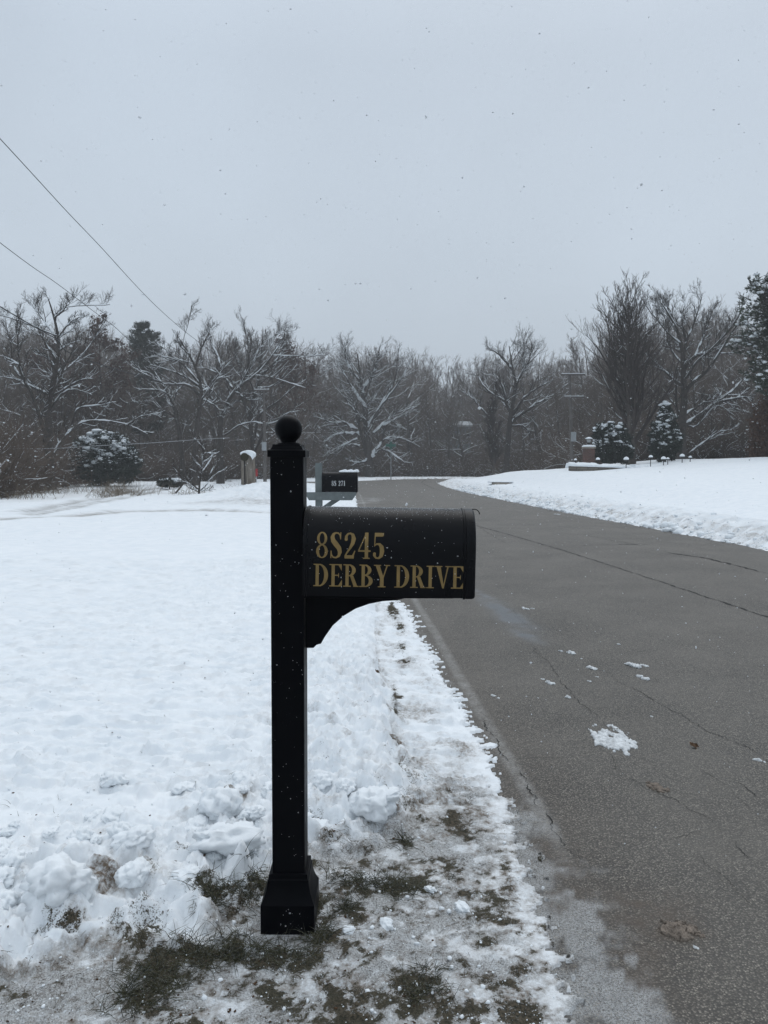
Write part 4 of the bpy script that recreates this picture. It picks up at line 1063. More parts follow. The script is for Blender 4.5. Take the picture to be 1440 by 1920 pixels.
def low_wall(label, pts, zt_px, zb_off, thick, Y, snow_h):
    # pts: (px, Y) along the front face; top follows zt_px
    f = []; 
    for (a, yy), tpx in zip(pts, zt_px): p = P(a, tpx, yy); f.append((p[0], yy, p[2]))
    o = f[0]; e = empty('planter_wall', (o[0], o[1], o[2] - zb_off)); tag(e, label, 'low wall', 'snowy planter walls')
    m = MB(); r_ = []
    for x, y, z in f: r_.append([(x - o[0], y - o[1], -.5), (x - o[0], y - o[1] + thick, -.5), (x - o[0], y - o[1] + thick, z - o[2] + zb_off), (x - o[0], y - o[1], z - o[2] + zb_off)])
    m.loft(r_); m.build('stone_courses', M['stone'], e)
    m = MB(); r_ = []
    p3 = catmull(np.array(f), 26); rr = np.random.default_rng(len(f) * 7)
    for i, (x, y, z) in enumerate(p3):
        hh_ = snow_h * rr.uniform(.75, 1.25); zz = z - o[2] + zb_off + .002
        r_.append([(x - o[0], y - o[1] - .07, zz), (x - o[0], y - o[1] - .08, zz + hh_ * .5), (x - o[0], y - o[1] + thick * .3, zz + hh_), (x - o[0], y - o[1] + thick + .5, zz + hh_ * 1.1), (x - o[0], y - o[1] + thick + .8, zz - .1)])
    m.loft(r_); m.build('snow', M['snow'], e, smooth=True)
low_wall('tan stone block planter wall with thick snow in front of the brick pillar', [(1070, 39.2), (1090, 38.6), (1120, 38.2), (1150, 38.2), (1184, 38.8)], [874, 874.5, 875.5, 876.5, 879], .8, .45, 39, .16)
low_wall('thin snow covered edge of the planter bed under the evergreen shrub', [(1192, 38.9), (1220, 38.8), (1250, 38.8), (1275, 39.2)], [878, 877.2, 875.6, 873.6], .6, .45, 39, .15)

plabels = ['small snow capped path light left of the brick pillar', 'small snow capped path light just right of the brick pillar', 'snow capped path light at the middle of the planter wall', 'snow capped path light between the big pear tree and right shrub',
           'snow capped path light in front of the right evergreen shrub, left of a pair', 'snow capped path light in front of the right evergreen shrub, right of a pair', 'snow capped path light to the right of the evergreen shrub', 'small snow capped path light, the rightmost of the row']
for (a, b, s), lab in zip([(1079, 863, .8), (1121, 862, 1.0), (1174, 862, 1.3), (1220, 857.5, 1.0), (1244, 861, 1.25), (1252, 861, .8), (1279, 856, 1.2), (1294, 858, .8)], plabels):
    yy = 38.5 if a > 1110 else 39.8
    p = P(a, b + 8, yy); e = empty('path_light', (p[0], yy, p[2])); tag(e, lab, 'path light', 'path lights along the planter wall')
    k = yy / F; H_ = 8 * k
    m = MB(); m.tube([(0, 0, -.3), (0, 0, H_)], .02, 6); m.build('stem', M['brass'], e)
    m = MB(); m.lathe([(.04 * s, H_ - .06), (.10 * s, H_ - .02), (.10 * s, H_), (.02, H_ + .02)], 12); m.build('shade', M['brass'], e, smooth=True)
    m = MB(); m.lathe([(.10 * s, H_ + .002), (.105 * s, H_ + .04 * s), (.07 * s, H_ + .09 * s), (.02, H_ + .115 * s)], 12); m.build('snow', M['snow'], e, smooth=True)

c0 = G(939, 910)
for _ in range(25): c0 = .5 * c0 + .5 * G(939, 910, float(zat(c0[0], c0[1])))
zc_ = float(zat(c0[0], c0[1]))
cs = empty('culvert_headwall', (c0[0], c0[1], zc_)); tag(cs, 'bare brown concrete culvert edge showing through the roadside snow', 'culvert')
k = c0[1] / F; w_ = 16 * k
m = MB(); m.loft([[(-w_, -.2, -.3), (w_ * .9, -.2, -.3), (w_ * .98, -.2, .13), (-w_ * .9, -.2, .16)], [(-w_, .25, -.3), (w_, .25, -.3), (w_, .25, .15), (-w_, .25, .17)]]); m.build('slab', M['concrete'], cs, bevel=.015)
m = MB(); m.loft([[(-w_ * 1.3, -.15, .175), (w_ * 1.5, -.15, .155), (w_ * 1.4, -.1, .22), (-w_ * 1.2, -.1, .23)], [(-w_ * 1.3, 1.0, .12), (w_ * 1.5, 1.0, .12), (w_ * 1.4, 1.0, .22), (-w_ * 1.2, 1.0, .23)]]); m.build('snow', M['snow'], cs, bevel=.03)

# ------------------------------------------------------------------ car and house glimpsed among the trees
YC = 72.0
cp_ = P(290, 868, YC); zc0 = float(zat(cp_[0] - 1.2, YC)); kk = YC / F
car = empty('parked_car', (cp_[0] - 1.2, YC, max(zc0, cp_[2] - .25))); tag(car, 'dark car parked among the trees beyond the snowy evergreen shrub', 'car')
def carring(z, x0, x1, w): return None
prof = [(-2.1, .35), (-2.15, .75), (-2.0, .98), (-1.2, 1.02), (-.85, 1.04), (-.35, 1.42), (.75, 1.44), (1.35, 1.02), (2.05, .92), (2.15, .7), (2.1, .35)]
m = MB(); rr = []
for yy, s in ((-.86, .93), (-.80, 1.0), (.80, 1.0), (.86, .93)):
    rr.append([(x, yy * (1 if z < 1.1 else .82), .35 + (z - .35) * (s if z > .5 else 1)) for x, z in prof])
m.loft(rr); m.build('body', M['carpaint'], car, bevel=.03, smooth=True)
for sgn in (-1, 1):
    m = MB(); m.loft([[(-.72, sgn * .79, 1.08), (1.12, sgn * .79, 1.08), (.68, sgn * .735, 1.36), (-.34, sgn * .735, 1.36)], [(-.72, sgn * .805, 1.08), (1.12, sgn * .805, 1.08), (.68, sgn * .75, 1.36), (-.34, sgn * .75, 1.36)]])
    m.build('side_window', M['carglass'], car)
for xx in (-1.35, 1.35):
    for sgn in (-1, 1):
        m = MB(); m.loft([[(xx + .32 * cos(t), sgn * .70, .32 + .32 * sin(t)) for t in np.linspace(0, 2 * pi, 20, endpoint=False)], [(xx + .32 * cos(t), sgn * .88, .32 + .32 * sin(t)) for t in np.linspace(0, 2 * pi, 20, endpoint=False)]]); m.build('wheel', M['tyre'], car)

YH = 104.0
hp_ = P(862, 850, YH); zh = float(zat(hp_[0], YH)); kh = YH / F
ho = empty('house', (hp_[0], YH, zh)); tag(ho, 'distant house with white snowy roof edge half hidden by trees', 'house')
er = float(P(862, 800, YH)[2]) - zh
m = MB(); m.box(-1.6, 1.5, 0, 7, -1, er); m.build('wall', M['siding'], ho)
m = MB(); m.loft([[(-1.8, -.5, er), (1.7, -.5, er), (1.7, -.5, er + .2), (-1.8, -.5, er + .2)], [(-1.8, 3.5, er + .7), (1.7, 3.5, er + .7), (1.7, 3.5, er + .9), (-1.8, 3.5, er + .9)]]); m.loft([[(-1.8, 3.501, er + .7), (1.7, 3.501, er + .7), (1.7, 3.501, er + .9), (-1.8, 3.501, er + .9)], [(-1.8, 7.5, er), (1.7, 7.5, er), (1.7, 7.5, er + .2), (-1.8, 7.5, er + .2)]]); m.build('roof', M['shingle'], ho)
m = MB(); m.box(-.9, 1.3, -.06, -.003, float(P(862, 849, YH)[2]) - zh, float(P(862, 833, YH)[2]) - zh); m.build('door', M['palepanel'], ho)
for xx in (-1.2, .3):
    m = MB(); m.box(xx, xx + 1.0, -.05, -.003, er - 1.9, er - .8); w = m.build('window', M['siding'], ho); m = MB(); m.box(xx + .08, xx + .92, -.06, -.0505, er - 1.82, er - .88); m.build('pane', M['carglass'], w)

# ------------------------------------------------------------------ trees modelled on the photograph
hero('oak_tree', 'big dark oak at far left with a long low snow laden limb reaching right', 41.5, [
    ([(285, 1175), (281, 1010), (276, 800), (266, 720), (290, 600), (315, 480), (330, 330), (305, 200), (270, 85)], 52),
    ([(285, 1030), (310, 950), (350, 890), (410, 820), (480, 780), (600, 780), (720, 800), (830, 850)], 24),
    ([(720, 800), (790, 755), (890, 735)], 13),
    ([(275, 1010), (255, 900), (240, 800), (212, 715), (180, 620), (140, 560), (110, 470), (50, 430), (-20, 405)], 30),
    ([(277, 740), (320, 660), (400, 600), (520, 632)], 20), ([(268, 625), (190, 590), (100, 545), (-10, 528)], 18),
    ([(290, 640), (380, 590), (450, 550), (520, 540)], 16), ([(330, 385), (380, 350), (450, 325)], 12), ([(315, 480), (270, 430), (190, 395)], 13),
    ([(405, 800), (440, 710), (560, 690), (650, 670)], 14), ([(305, 200), (360, 150), (390, 90)], 11), ([(330, 330), (220, 180), (170, 110)], 14), ([(330, 300), (400, 220), (470, 190)], 12),
    ([(140, 560), (70, 460), (60, 330), (20, 200)], 14), ([(110, 470), (100, 330), (120, 200)], 12), ([(320, 440), (250, 330), (200, 240)], 13)],
    1 / 3, 0, 530, K=(10, 7, 5), lr=(.20, .40), tw=.35, seed=21, extra=5)
hero('walnut_tree', 'snow lined tree with limbs sweeping left behind the low bare sapling', 50, [
    ([(1100, 1120), (1098, 960), (1105, 830), (1130, 670), (1130, 590), (1100, 480), (1060, 400), (1000, 300)], 36),
    ([(1130, 640), (1060, 580), (940, 570), (860, 540), (755, 478)], 20), ([(1130, 590), (1000, 510), (845, 462)], 16), ([(1120, 560), (1000, 440), (850, 410)], 14),
    ([(1130, 620), (1200, 570), (1240, 500)], 12), ([(1100, 480), (1130, 380), (1170, 290), (1180, 260)], 13), ([(1060, 400), (1010, 350), (985, 290)], 10), ([(1130, 650), (1220, 700), (1230, 760)], 12)],
    1 / 3, 0, 530, K=(9, 7, 5), lr=(.22, .42), tw=.35, seed=22, extra=5)
hero('walnut_tree', 'slim leaning tree with two arched snowy limbs left of the tall pine', 53, [
    ([(1035, 1110), (1010, 850), (990, 760), (970, 680), (925, 590), (850, 470)], 26), ([(975, 690), (935, 620), (860, 600), (780, 602)], 15), ([(965, 680), (1000, 600), (1010, 500)], 12), ([(925, 590), (860, 520), (750, 480)], 12)],
    1 / 3, 0, 530, K=(8, 5, 4), lr=(.25, .45), tw=.3, seed=23, extra=4)
hero('oak_tree', 'forked snowy tree just left of the ball topped mailbox post', 55, [
    ([(1240, 1100), (1238, 900), (1240, 800), (1255, 730), (1310, 620), (1380, 560), (1450, 510), (1540, 400), (1600, 300)], 36), ([(1240, 800), (1200, 670), (1150, 600), (1100, 560)], 20), ([(1310, 600), (1260, 530), (1180, 490), (1120, 470)], 18),
    ([(1320, 610), (1400, 660), (1470, 655)], 15), ([(1260, 530), (1220, 400), (1160, 275)], 16), ([(1380, 560), (1400, 420), (1420, 290)], 18), ([(1260, 860), (1380, 790), (1520, 790), (1600, 760)], 13)],
    1 / 3, 0, 530, K=(9, 7, 5), lr=(.24, .42), tw=.4, seed=24, extra=6)
hero('oak_tree', 'oak with a snowy limb slanting up to the right, behind the log post', 60, [
    ([(160, 960), (165, 800), (150, 640), (170, 480), (200, 360), (210, 250), (220, 120)], 34), ([(165, 760), (200, 600), (300, 520), (400, 430)], 20), ([(165, 820), (240, 660), (310, 610), (390, 570)], 17), ([(150, 640), (110, 520), (60, 420), (0, 360)], 20), ([(60, 420), (140, 380), (210, 368), (290, 375)], 13), ([(170, 520), (120, 500), (90, 470)], 12),
    ([(200, 380), (300, 280), (360, 160)], 16)], 1 / 3, 420, 580, K=(9, 7, 5), lr=(.24, .42), tw=.4, seed=25, extra=6)
hero('oak_tree', 'broad oak with drooping snowy lower limbs behind the grey mailbox post at the road bend', 82, [
    ([(822, 940), (816, 830), (802, 700), (790, 560), (772, 420), (750, 250)], 46),
    ([(812, 845), (770, 700), (740, 580), (690, 520), (640, 420)], 20), ([(750, 680), (680, 640), (600, 635), (500, 598)], 17), ([(740, 640), (780, 622), (825, 620)], 14), ([(765, 770), (700, 760), (620, 800), (555, 865)], 15),
    ([(755, 700), (650, 700), (560, 742)], 15), ([(812, 845), (760, 862), (700, 850)], 15), ([(818, 835), (870, 770), (910, 730), (980, 720), (1100, 772)], 18), ([(830, 830), (900, 790), (1020, 862)], 16),
    ([(840, 700), (900, 640), (960, 590), (1085, 545)], 17), ([(890, 655), (990, 605), (1070, 552)], 14), ([(806, 660), (880, 550), (940, 470), (1010, 370), (1060, 270)], 18), ([(800, 560), (720, 440), (640, 300)], 17),
    ([(780, 470), (850, 330), (880, 200)], 16), ([(772, 420), (690, 300), (680, 190)], 14), ([(880, 550), (960, 400), (980, 220)], 14), ([(750, 730), (640, 780), (580, 810)], 13)],
    1 / 3, 420, 580, K=(11, 7, 5), lr=(.24, .44), tw=.25, seed=26, extra=9, tr_min=.03, prob=(1.0, .95, .5), sf=1.7)
hero('oak_tree', 'big bare oak with long snowy limbs reaching right, right of the dense pear tree', 46, [
    ([(1036, 870), (1040, 700), (1050, 560), (1045, 420), (1040, 330), (1010, 230), (945, 120)], 44),
    ([(1045, 695), (1120, 640), (1200, 580), (1260, 540), (1330, 470), (1405, 420)], 24), ([(1190, 590), (1260, 570), (1340, 560), (1375, 602)], 16), ([(1046, 645), (1130, 590), (1210, 572)], 16),
    ([(1052, 545), (1080, 500), (1140, 450), (1200, 380), (1290, 230), (1390, 165)], 22), ([(1047, 430), (1100, 370), (1180, 340), (1250, 260), (1300, 190), (1330, 90)], 20), ([(1046, 510), (1000, 475), (940, 420), (895, 378)], 17),
    ([(1043, 400), (1060, 300), (1100, 200), (1135, 80)], 18), ([(1060, 300), (1040, 200), (1060, 80)], 13), ([(1036, 700), (1015, 600), (1015, 500), (1035, 440)], 17), ([(1045, 840), (1140, 770), (1210, 722), (1270, 710)], 12), ([(1100, 370), (1150, 250), (1190, 120)], 14), ([(1200, 340), (1290, 300), (1350, 280)], 12),
    ([(1060, 690), (1110, 690), (1200, 600), (1280, 640)], 11), ([(1010, 230), (980, 150), (930, 70)], 12)],
    .4028, 860, 520, K=(10, 7, 5), lr=(.20, .40), tw=.3, seed=27, extra=6)
hero('oak_tree', 'spreading snow lined tree in the gap left of the right utility pole', 66, [
    ([(215, 930), (222, 880), (235, 700), (250, 600), (265, 500), (250, 420), (235, 320)], 34), ([(243, 675), (300, 630), (380, 580), (450, 540), (520, 485)], 20), ([(252, 640), (300, 570), (360, 520), (440, 478)], 17), ([(245, 640), (220, 580), (200, 500), (150, 430)], 18), ([(265, 500), (320, 400), (350, 320)], 17),
    ([(250, 430), (190, 360), (130, 330)], 14), ([(140, 650), (80, 580), (20, 530)], 12), ([(240, 690), (310, 700), (345, 780)], 12), ([(220, 580), (130, 520), (70, 430)], 14)],
    .4028, 860, 520, K=(10, 7, 5), lr=(.26, .45), tw=.3, seed=28, extra=6)
hero('sapling', 'low bare multi stemmed sapling standing in the snow left of the log post', 35, [
    ([(1028, 935), (1040, 750), (1068, 540), (1095, 380), (1130, 240)], 34), ([(1015, 840), (930, 760), (860, 720), (750, 640), (660, 530)], 20), ([(1005, 845), (900, 740), (790, 610)], 15), ([(1050, 860), (1130, 780), (1180, 640), (1265, 460)], 22), ([(1060, 550), (1000, 490), (940, 400)], 14), ([(1082, 490), (1160, 430), (1255, 350)], 14),
    ([(1015, 880), (930, 840), (850, 800)], 12), ([(1060, 870), (1130, 862), (1210, 862)], 11), ([(1040, 720), (990, 620), (930, 480)], 14), ([(1150, 740), (1260, 640), (1340, 590)], 10), ([(1000, 860), (880, 760), (740, 720)], 12)],
    1 / 7.2, 230, 800, K=(5, 4, 3), lr=(.3, .55), tw=.35, seed=29, extra=5, tr_min=.012, prob=(.7, .3, .1))
o_ = empty('broken_branch', G(328.5, 925)); o_.location.z = float(zat(o_.location.x, o_.location.y)); tag(o_, 'dark broken branch sticking out of the snow left of the sapling', 'branch')
a = Acc(); b0 = P(329, 925, 36); b1 = P(343, 908, 36); b2 = P(350, 898, 36.2); bb_ = catmull(np.array([b0, b1, b2]), 10) - np.array(o_.location)
a.tubes(bb_[None], np.linspace(.045, .03, 10)[None], 7); s_, d_, L_, R_ = kids(rng, bb_[None], np.full((1, 10), .035), np.array([.9]), 4, .3, .95, 20, 50, .3, .6, .5)
p_, r_ = grow(rng, s_, d_, L_, R_, np.full(len(R_), .006), 5, .1, (0, 0, .1)); a.tubes(p_, r_, 4); obj('stem', a.mesh('stem'), M['bark'], o_)

# ------------------------------------------------------------------ evergreens
def evergreen(name, label, px, pbase, Y, lobes, n, size, snow_n, mat, seed, cat='shrub', trunk_r=.12, snow_s=.12, leaf=.05, up=.25):
    """lobes: (dx, dz, rx, rz) in photo pixels relative to the base"""
    r = np.random.default_rng(seed); k = Y / F
    b = P(px, pbase, Y); z0 = float(zat(b[0], b[1])); off = b[2] - z0
    e = empty(name, (b[0], Y, z0)); tag(e, label, cat)
    w = np.array([l[2] * l[3] for l in lobes], float); w /= w.sum()
    pick = r.choice(len(lobes), n, p=w); L = np.array(lobes, float)[pick] * k
    d = unit(r.normal(0, 1, (n, 3))); rad = r.uniform(.45, 1.0, n) ** .5 * (1 + .22 * np.sin(d[:, 0] * 7 + pick) * np.sin(d[:, 2] * 9 + pick * 2) + r.normal(0, .07, n))
    c = np.stack([L[:, 0] + d[:, 0] * rad * L[:, 2], d[:, 1] * rad * L[:, 2] * .85, off + L[:, 1] + d[:, 2] * rad * L[:, 3]], -1)
    c[:, 2] = np.maximum(c[:, 2], .03)
    # each tuft: several thin blades
    T_ = 5; cc = np.repeat(c, T_, 0); out = unit(np.repeat(d, T_, 0) * .8 + r.normal(0, .7, (n * T_, 3)) + np.array([0, 0, up]))
    side = unit(np.cross(out, r.normal(0, 1, out.shape))); s = r.uniform(.6, 1.3, (n * T_, 1)) * size
    V = np.stack([cc - side * leaf * .3, cc + out * s * .5 - side * leaf * .55, cc + out * s, cc + out * s * .5 + side * leaf * .55], 1).reshape(-1, 3)
    tint = np.repeat(np.clip(np.repeat(r.random(n), T_) * .6 + r.random(n * T_) * .4, 0, 1), 4)
    obj('foliage', mesh_np('foliage', V, [np.arange(len(V)).reshape(-1, 4)], {'tint': tint}, False), mat, e)
    # snow lying on the outer, upward facing sprays
    m_ = (d[:, 2] > -.05) & (rad > .72); ci = np.where(m_)[0]
    if len(ci) and snow_n:
        wt = np.clip(d[ci, 2] + .35, .05, 2) * (.4 + (np.sin(c[ci, 0] * 5 + seed) * np.sin(c[ci, 2] * 6) > -.1)); sel = r.choice(ci, min(snow_n, len(ci)), replace=False, p=wt / wt.sum())
        VV, FF = blobs(r, c[sel] + np.array([0, 0, size * .3]), np.clip(r.lognormal(-.1, .75, len(sel)) * snow_s, .02, snow_s * 3.2), .5)
        obj('snow', mesh_np('snow', VV, [FF]), M['treesnow'], e)
    a = Acc(); zt_ = max(l[1] for l in lobes) * k + off
    a.tubes(np.array([[[0, 0, -.3], [0, 0, zt_ * .4], [.03, 0, zt_ * .75], [0, 0, zt_ * .95]]]), np.array([[trunk_r, trunk_r * .8, trunk_r * .5, trunk_r * .2]]), 8)
    nb = 40; ts = r.integers(0, n, nb); st = np.stack([np.zeros(nb), np.zeros(nb), c[ts, 2] * .75], -1)
    f_ = np.linspace(0, 1, 5)[None, :, None]; a.tubes(st[:, None] * (1 - f_) + c[ts][:, None] * f_, np.linspace(trunk_r * .3, .008, 5)[None].repeat(nb, 0), 5)
    obj('trunk', a.mesh('trunk'), M['bark'], e)
    return e

_bm = bmesh.new(); bmesh.ops.create_icosphere(_bm, subdivisions=2, radius=1); _bm.verts.ensure_lookup_table()
ICO_V = np.array([v.co[:] for v in _bm.verts]); ICO_F = np.array([[v.index for v in f.verts] for f in _bm.faces]); _bm.free()
_bm = bmesh.new(); bmesh.ops.create_icosphere(_bm, subdivisions=1, radius=1)
ICO1_V = np.array([v.co[:] for v in _bm.verts]); ICO1_F = np.array([[v.index for v in f.verts] for f in _bm.faces]); _bm.free()
_bm = bmesh.new(); bmesh.ops.create_icosphere(_bm, subdivisions=4, radius=1)
ICO4_V = np.array([v.co[:] for v in _bm.verts]); ICO4_F = np.array([[v.index for v in f.verts] for f in _bm.faces]); _bm.free()

def blobs(r, c, s, flat=.6, ico=(ICO_V, ICO_F), rough=.28):
    n = len(c); iv, jf = ico
    j = 1 + r.normal(0, rough * .5, (n, len(iv), 1)); ph = r.uniform(0, 6, (n, 1, 3))
    j = j + rough * np.sin(iv[None] * 2.2 + ph).sum(-1, keepdims=True) * .4
    sc = np.stack([s * r.uniform(.7, 1.4, n), s * r.uniform(.7, 1.4, n), s * flat * r.uniform(.7, 1.3, n)], -1)[:, None]
    V = c[:, None] + iv[None] * j * sc
    Fc = jf[None] + (np.arange(n) * len(iv))[:, None, None]
    return V.reshape(-1, 3), Fc.reshape(-1, 3)

evergreen('evergreen_shrub', 'large dark rounded evergreen shrub loaded with snow at the left wood edge', 198, 908, 48, [(0, 35, 58, 36), (5, 62, 45, 34), (-25, 45, 40, 38), (35, 40, 30, 34), (-5, 78, 26, 20)], 11000, .16, 1500, M['needle'], 41, trunk_r=.14, snow_s=.065, leaf=.045)
evergreen('low_shrub', 'low dark green shrub lying in the snow left of the bare sapling', 318, 911, 44, [(-6, 5, 16, 6), (10, 5, 14, 6)], 900, .13, 22, M['needle'], 42, trunk_r=.05, snow_s=.07)
evergreen('evergreen_shrub', 'rounded snowy evergreen shrub between the brick pillar and the pear tree', 1146, 866, 42, [(0, 28, 30, 28), (6, 46, 24, 24), (-14, 52, 18, 18), (18, 22, 20, 22)], 6500, .14, 620, M['needle'], 43, trunk_r=.1, snow_s=.062)
evergreen('evergreen_shrub', 'taller conical snowy evergreen shrub right of the pear tree', 1246, 864, 42.5, [(0, 28, 26, 28), (-2, 50, 24, 26), (2, 72, 16, 22), (10, 40, 20, 24), (0, 92, 8, 14)], 6500, .14, 560, M['needle'], 44, trunk_r=.1, snow_s=.058)
def pine(label, px, pbase, ptop, Y, wid, seed, size, snow_n, snow_s, leaf, gaps=(), start=.12, nb=26, droop=.0):
    """whorled boughs; wid(t) gives the half width in photo pixels at height fraction t"""
    r = np.random.default_rng(seed); k = Y / F; b = P(px, pbase, Y); z0 = float(zat(b[0], b[1])); H = float(P(px, ptop, Y)[2]) - z0
    e = empty('pine_tree', (b[0], Y, z0)); tag(e, label, 'tree')
    a = Acc(); tp_, tr_ = grow(r, np.array([[0, 0, -.3]]), np.array([[0, 0, 1.]]), np.array([H + .1]), np.array([.26]), np.array([.03]), 12, .01, (0, 0, .1)); a.tubes(tp_, tr_, 9)
    C, D = [], []
    for i in range(nb):
        t = start + (1 - start) * (i + r.uniform(-.3, .3)) / nb
        if any(g0 < t < g1 for g0, g1 in gaps): continue
        m_ = 7 if t < .9 else 5; ph = r.uniform(0, 6.28)
        for j in range(m_):
            L = wid(t) * k * r.uniform(.55, 1.12); az_ = ph + j * 2 * pi / m_ + r.normal(0, .2)
            st = np.array([[0, 0, t * H]]); d = np.array([[cos(az_), sin(az_), .28 + .5 * t - droop + r.normal(0, .12)]])
            p, q = grow(r, st, d, np.array([L]), np.array([.05 * (1.1 - t)]) + .012, np.array([.008]), 7, .07, (0, 0, .15)); a.tubes(p, q, 5)
            s, d2, L2, R2 = kids(r, p, q, np.array([L]), 9, .25, 1.0, 35, 65, .22, .42, .6, .0, .45); d2[:, 2] *= .5
            p2, q2 = grow(r, s, d2, L2, np.minimum(R2, .014), np.full(len(R2), .005), 4, .1, (0, 0, .3)); a.tubes(p2, q2, 3)
            pts = np.concatenate([p[0, 3:], p2[:, 1:].reshape(-1, 3)]); C.append(pts); D.append(np.concatenate([p[0, 3:] - p[0, 2:-1], (p2[:, 1:] - p2[:, :-1]).reshape(-1, 3)]))
    C = np.concatenate(C); D = unit(np.concatenate(D)); T_ = 9
    c = np.repeat(C, T_, 0) + r.normal(0, size * .12, (len(C) * T_, 3)); out_ = unit(np.repeat(D, T_, 0) * .9 + r.normal(0, .65, c.shape) + np.array([0, 0, .25])); side = unit(np.cross(out_, r.normal(0, 1, c.shape))); s = r.uniform(.6, 1.25, (len(c), 1)) * size
    V = np.stack([c - side * leaf * .25, c + out_ * s * .5 - side * leaf * .5, c + out_ * s, c + out_ * s * .5 + side * leaf * .5], 1).reshape(-1, 3)
    obj('foliage', mesh_np('foliage', V, [np.arange(len(V)).reshape(-1, 4)], {'tint': np.repeat(np.clip(np.repeat(r.random(len(C)), T_) * .6 + r.random(len(c)) * .4, 0, 1), 4)}, False), M['needle_pine'], e)
    sel = r.choice(len(C), min(snow_n, len(C)), replace=False); VV, FF = blobs(r, C[sel] + np.array([0, 0, size * .35]), np.clip(r.lognormal(0, .45, len(sel)) * snow_s, .02, snow_s * 2.2), .5); obj('snow', mesh_np('snow', VV, [FF]), M['treesnow'], e)
    obj('trunk', a.mesh('trunk'), M['bark'], e); return e
def wid_r(t): return float(np.interp(t, [.0, .30, .38, .45, .55, .62, .72, .80, .90, 1.0], [70, 84, 108, 84, 116, 88, 78, 104, 76, 22])) 
pine('tall dark evergreen with snow on its boughs cut off by the right edge', 1472, 862, 535, 37, wid_r, 45, .20, 1500, .062, .05, gaps=((.62, .66), (.47, .49)), start=.33, nb=22)
def wid_l(t): return float(np.interp(t, [.0, .3, .7, .85, 1.0], [46, 46, 40, 33, 9]))
pine('dark pine top rising above the bare trees at left', 275, 878, 609, 74, wid_l, 46, .30, 120, .08, .05, start=.25, nb=19, droop=-.1)
def rust_tree(label, px, pbase, Y, lobes, n, seed, mat, size):
    e = evergreen('leafy_tree', label, px, pbase, Y, lobes, n, size, 60, mat, seed, cat='tree', trunk_r=.16, snow_s=.05, leaf=size * .8, up=-.3); return e
rust_tree('tree with rust brown withered leaves at the right edge below the evergreen', 1452, 868, 41, [(0, 40, 40, 40), (-10, 80, 36, 40), (10, 110, 40, 34), (-20, 50, 26, 44), (-8, 20, 40, 22)], 4200, 47, M['rust'], .095)

# ------------------------------------------------------------------ woodland: prototypes, then individual copies
PROTO = {}
for st, sd_list in {'tall': (101, 102, 103, 104), 'spread': (111, 112, 113), 'pear': (121,), 'column': (131,), 'leafy': (141, 142)}.items():
    PROTO[st] = [make_wood(s, st) for s in sd_list]
NAMES = {'tall': 'woodland_tree', 'spread': 'woodland_oak', 'pear': 'pear_tree', 'column': 'young_tree', 'leafy': 'withered_oak'}
def plant(st, k, x, y, h, label, group=None, wide=1.0, rot=0.0):
    z = float(zat(x, y)); e = empty(NAMES[st], (x, y, z), rot); tag(e, label, 'tree', group)
    tr_, cr2, sn_, lv = PROTO[st][k]
    s = h / 12.0; e.scale = (s * wide, s * wide, s)
    for nm, me, mt in (('trunk', tr_, M['bark_mid']), ('crown', cr2, M['peartwig'] if st in ('pear', 'column') else M['twig']), ('snow', sn_, M['treesnow'])): obj(nm, me, mt, e)
    if lv is not None: obj('withered_leaves', lv, M['brownleaf'], e)
    return e
def plant_px(st, k, px, ytop, Y, label, group=None, wide=1.0, rot=0.0, dz=0):
    x = P(px, 870, Y)[0]; z = float(zat(x, Y)); return plant(st, k, x, Y, float(P(px, ytop, Y)[2]) - z, label, group, wide, rot)
plant_px('pear', 0, 1183, 540, 43.5, 'tall dense bare pear tree with ascending branches behind the evergreen shrubs', wide=1.12)
plant_px('column', 0, 926, 706, 64, 'narrow dark young tree standing alone at the snowy verge', wide=1.1)
SKY_X = [-60, 0, 60, 110, 150, 200, 240, 275, 330, 380, 420, 460, 500, 570, 600, 620, 640, 700, 760, 800, 850, 890, 920, 965, 1010, 1045, 1080, 1110, 1150, 1220, 1300, 1360, 1420, 1500]
SKY_Y = [585, 590, 600, 615, 600, 604, 628, 645, 645, 628, 618, 632, 622, 628, 650, 660, 650, 645, 648, 668, 675, 668, 655, 646, 656, 664, 660, 625, 600, 590, 575, 575, 590, 600]
wr = np.random.default_rng(77)
plant_px('leafy', 0, 566, 622, 71, 'large oak with withered brown leaves right behind the post ball', wide=1.0)
plant_px('leafy', 1, 200, 598, 63, 'oak with withered brown leaves behind the large left oak', wide=.95)
plant_px('leafy', 0, 120, 640, 66, 'lower oak with withered brown leaves hidden behind the left oak trunk', wide=1.0, rot=2.0)
n_ind = 0
for i in range(132):
    px = -70 + (i + wr.random()) * (1590 / 132)
    row = i % 3
    x0 = P(px, 870, 60)[0]
    # nearest allowed distance at this bearing (edge of the wood)
    Y = float(np.interp(px, [q[0] for q in _we], [q[1] for q in _we])) + (6, 17, 30)[row] + wr.uniform(0, 11)
    if px < 560: Y = max(Y, 60 + 8 * row)
    if 740 < px < 960 and row == 0: Y = 86 + wr.uniform(0, 8)
    yt = np.interp(px, SKY_X, SKY_Y) + (wr.uniform(0, 22) if row == 2 else wr.uniform(15, 95))
    st = wr.choice(['tall', 'spread'], p=[.68, .32]); k = int(wr.integers(0, len(PROTO[st])))
    if st == 'tall': lab = 'tall slender bare tree with upright twigs crowded in the grey wood'
    else: lab = 'wide branching bare tree with snow lined limbs crowded in the grey wood'
    plant_px(st, k, px, yt, Y, lab, 'tall slender woodland trees' if st == 'tall' else 'wide branching woodland trees', wide=wr.uniform(.8, 1.15), rot=wr.uniform(0, 6.28))

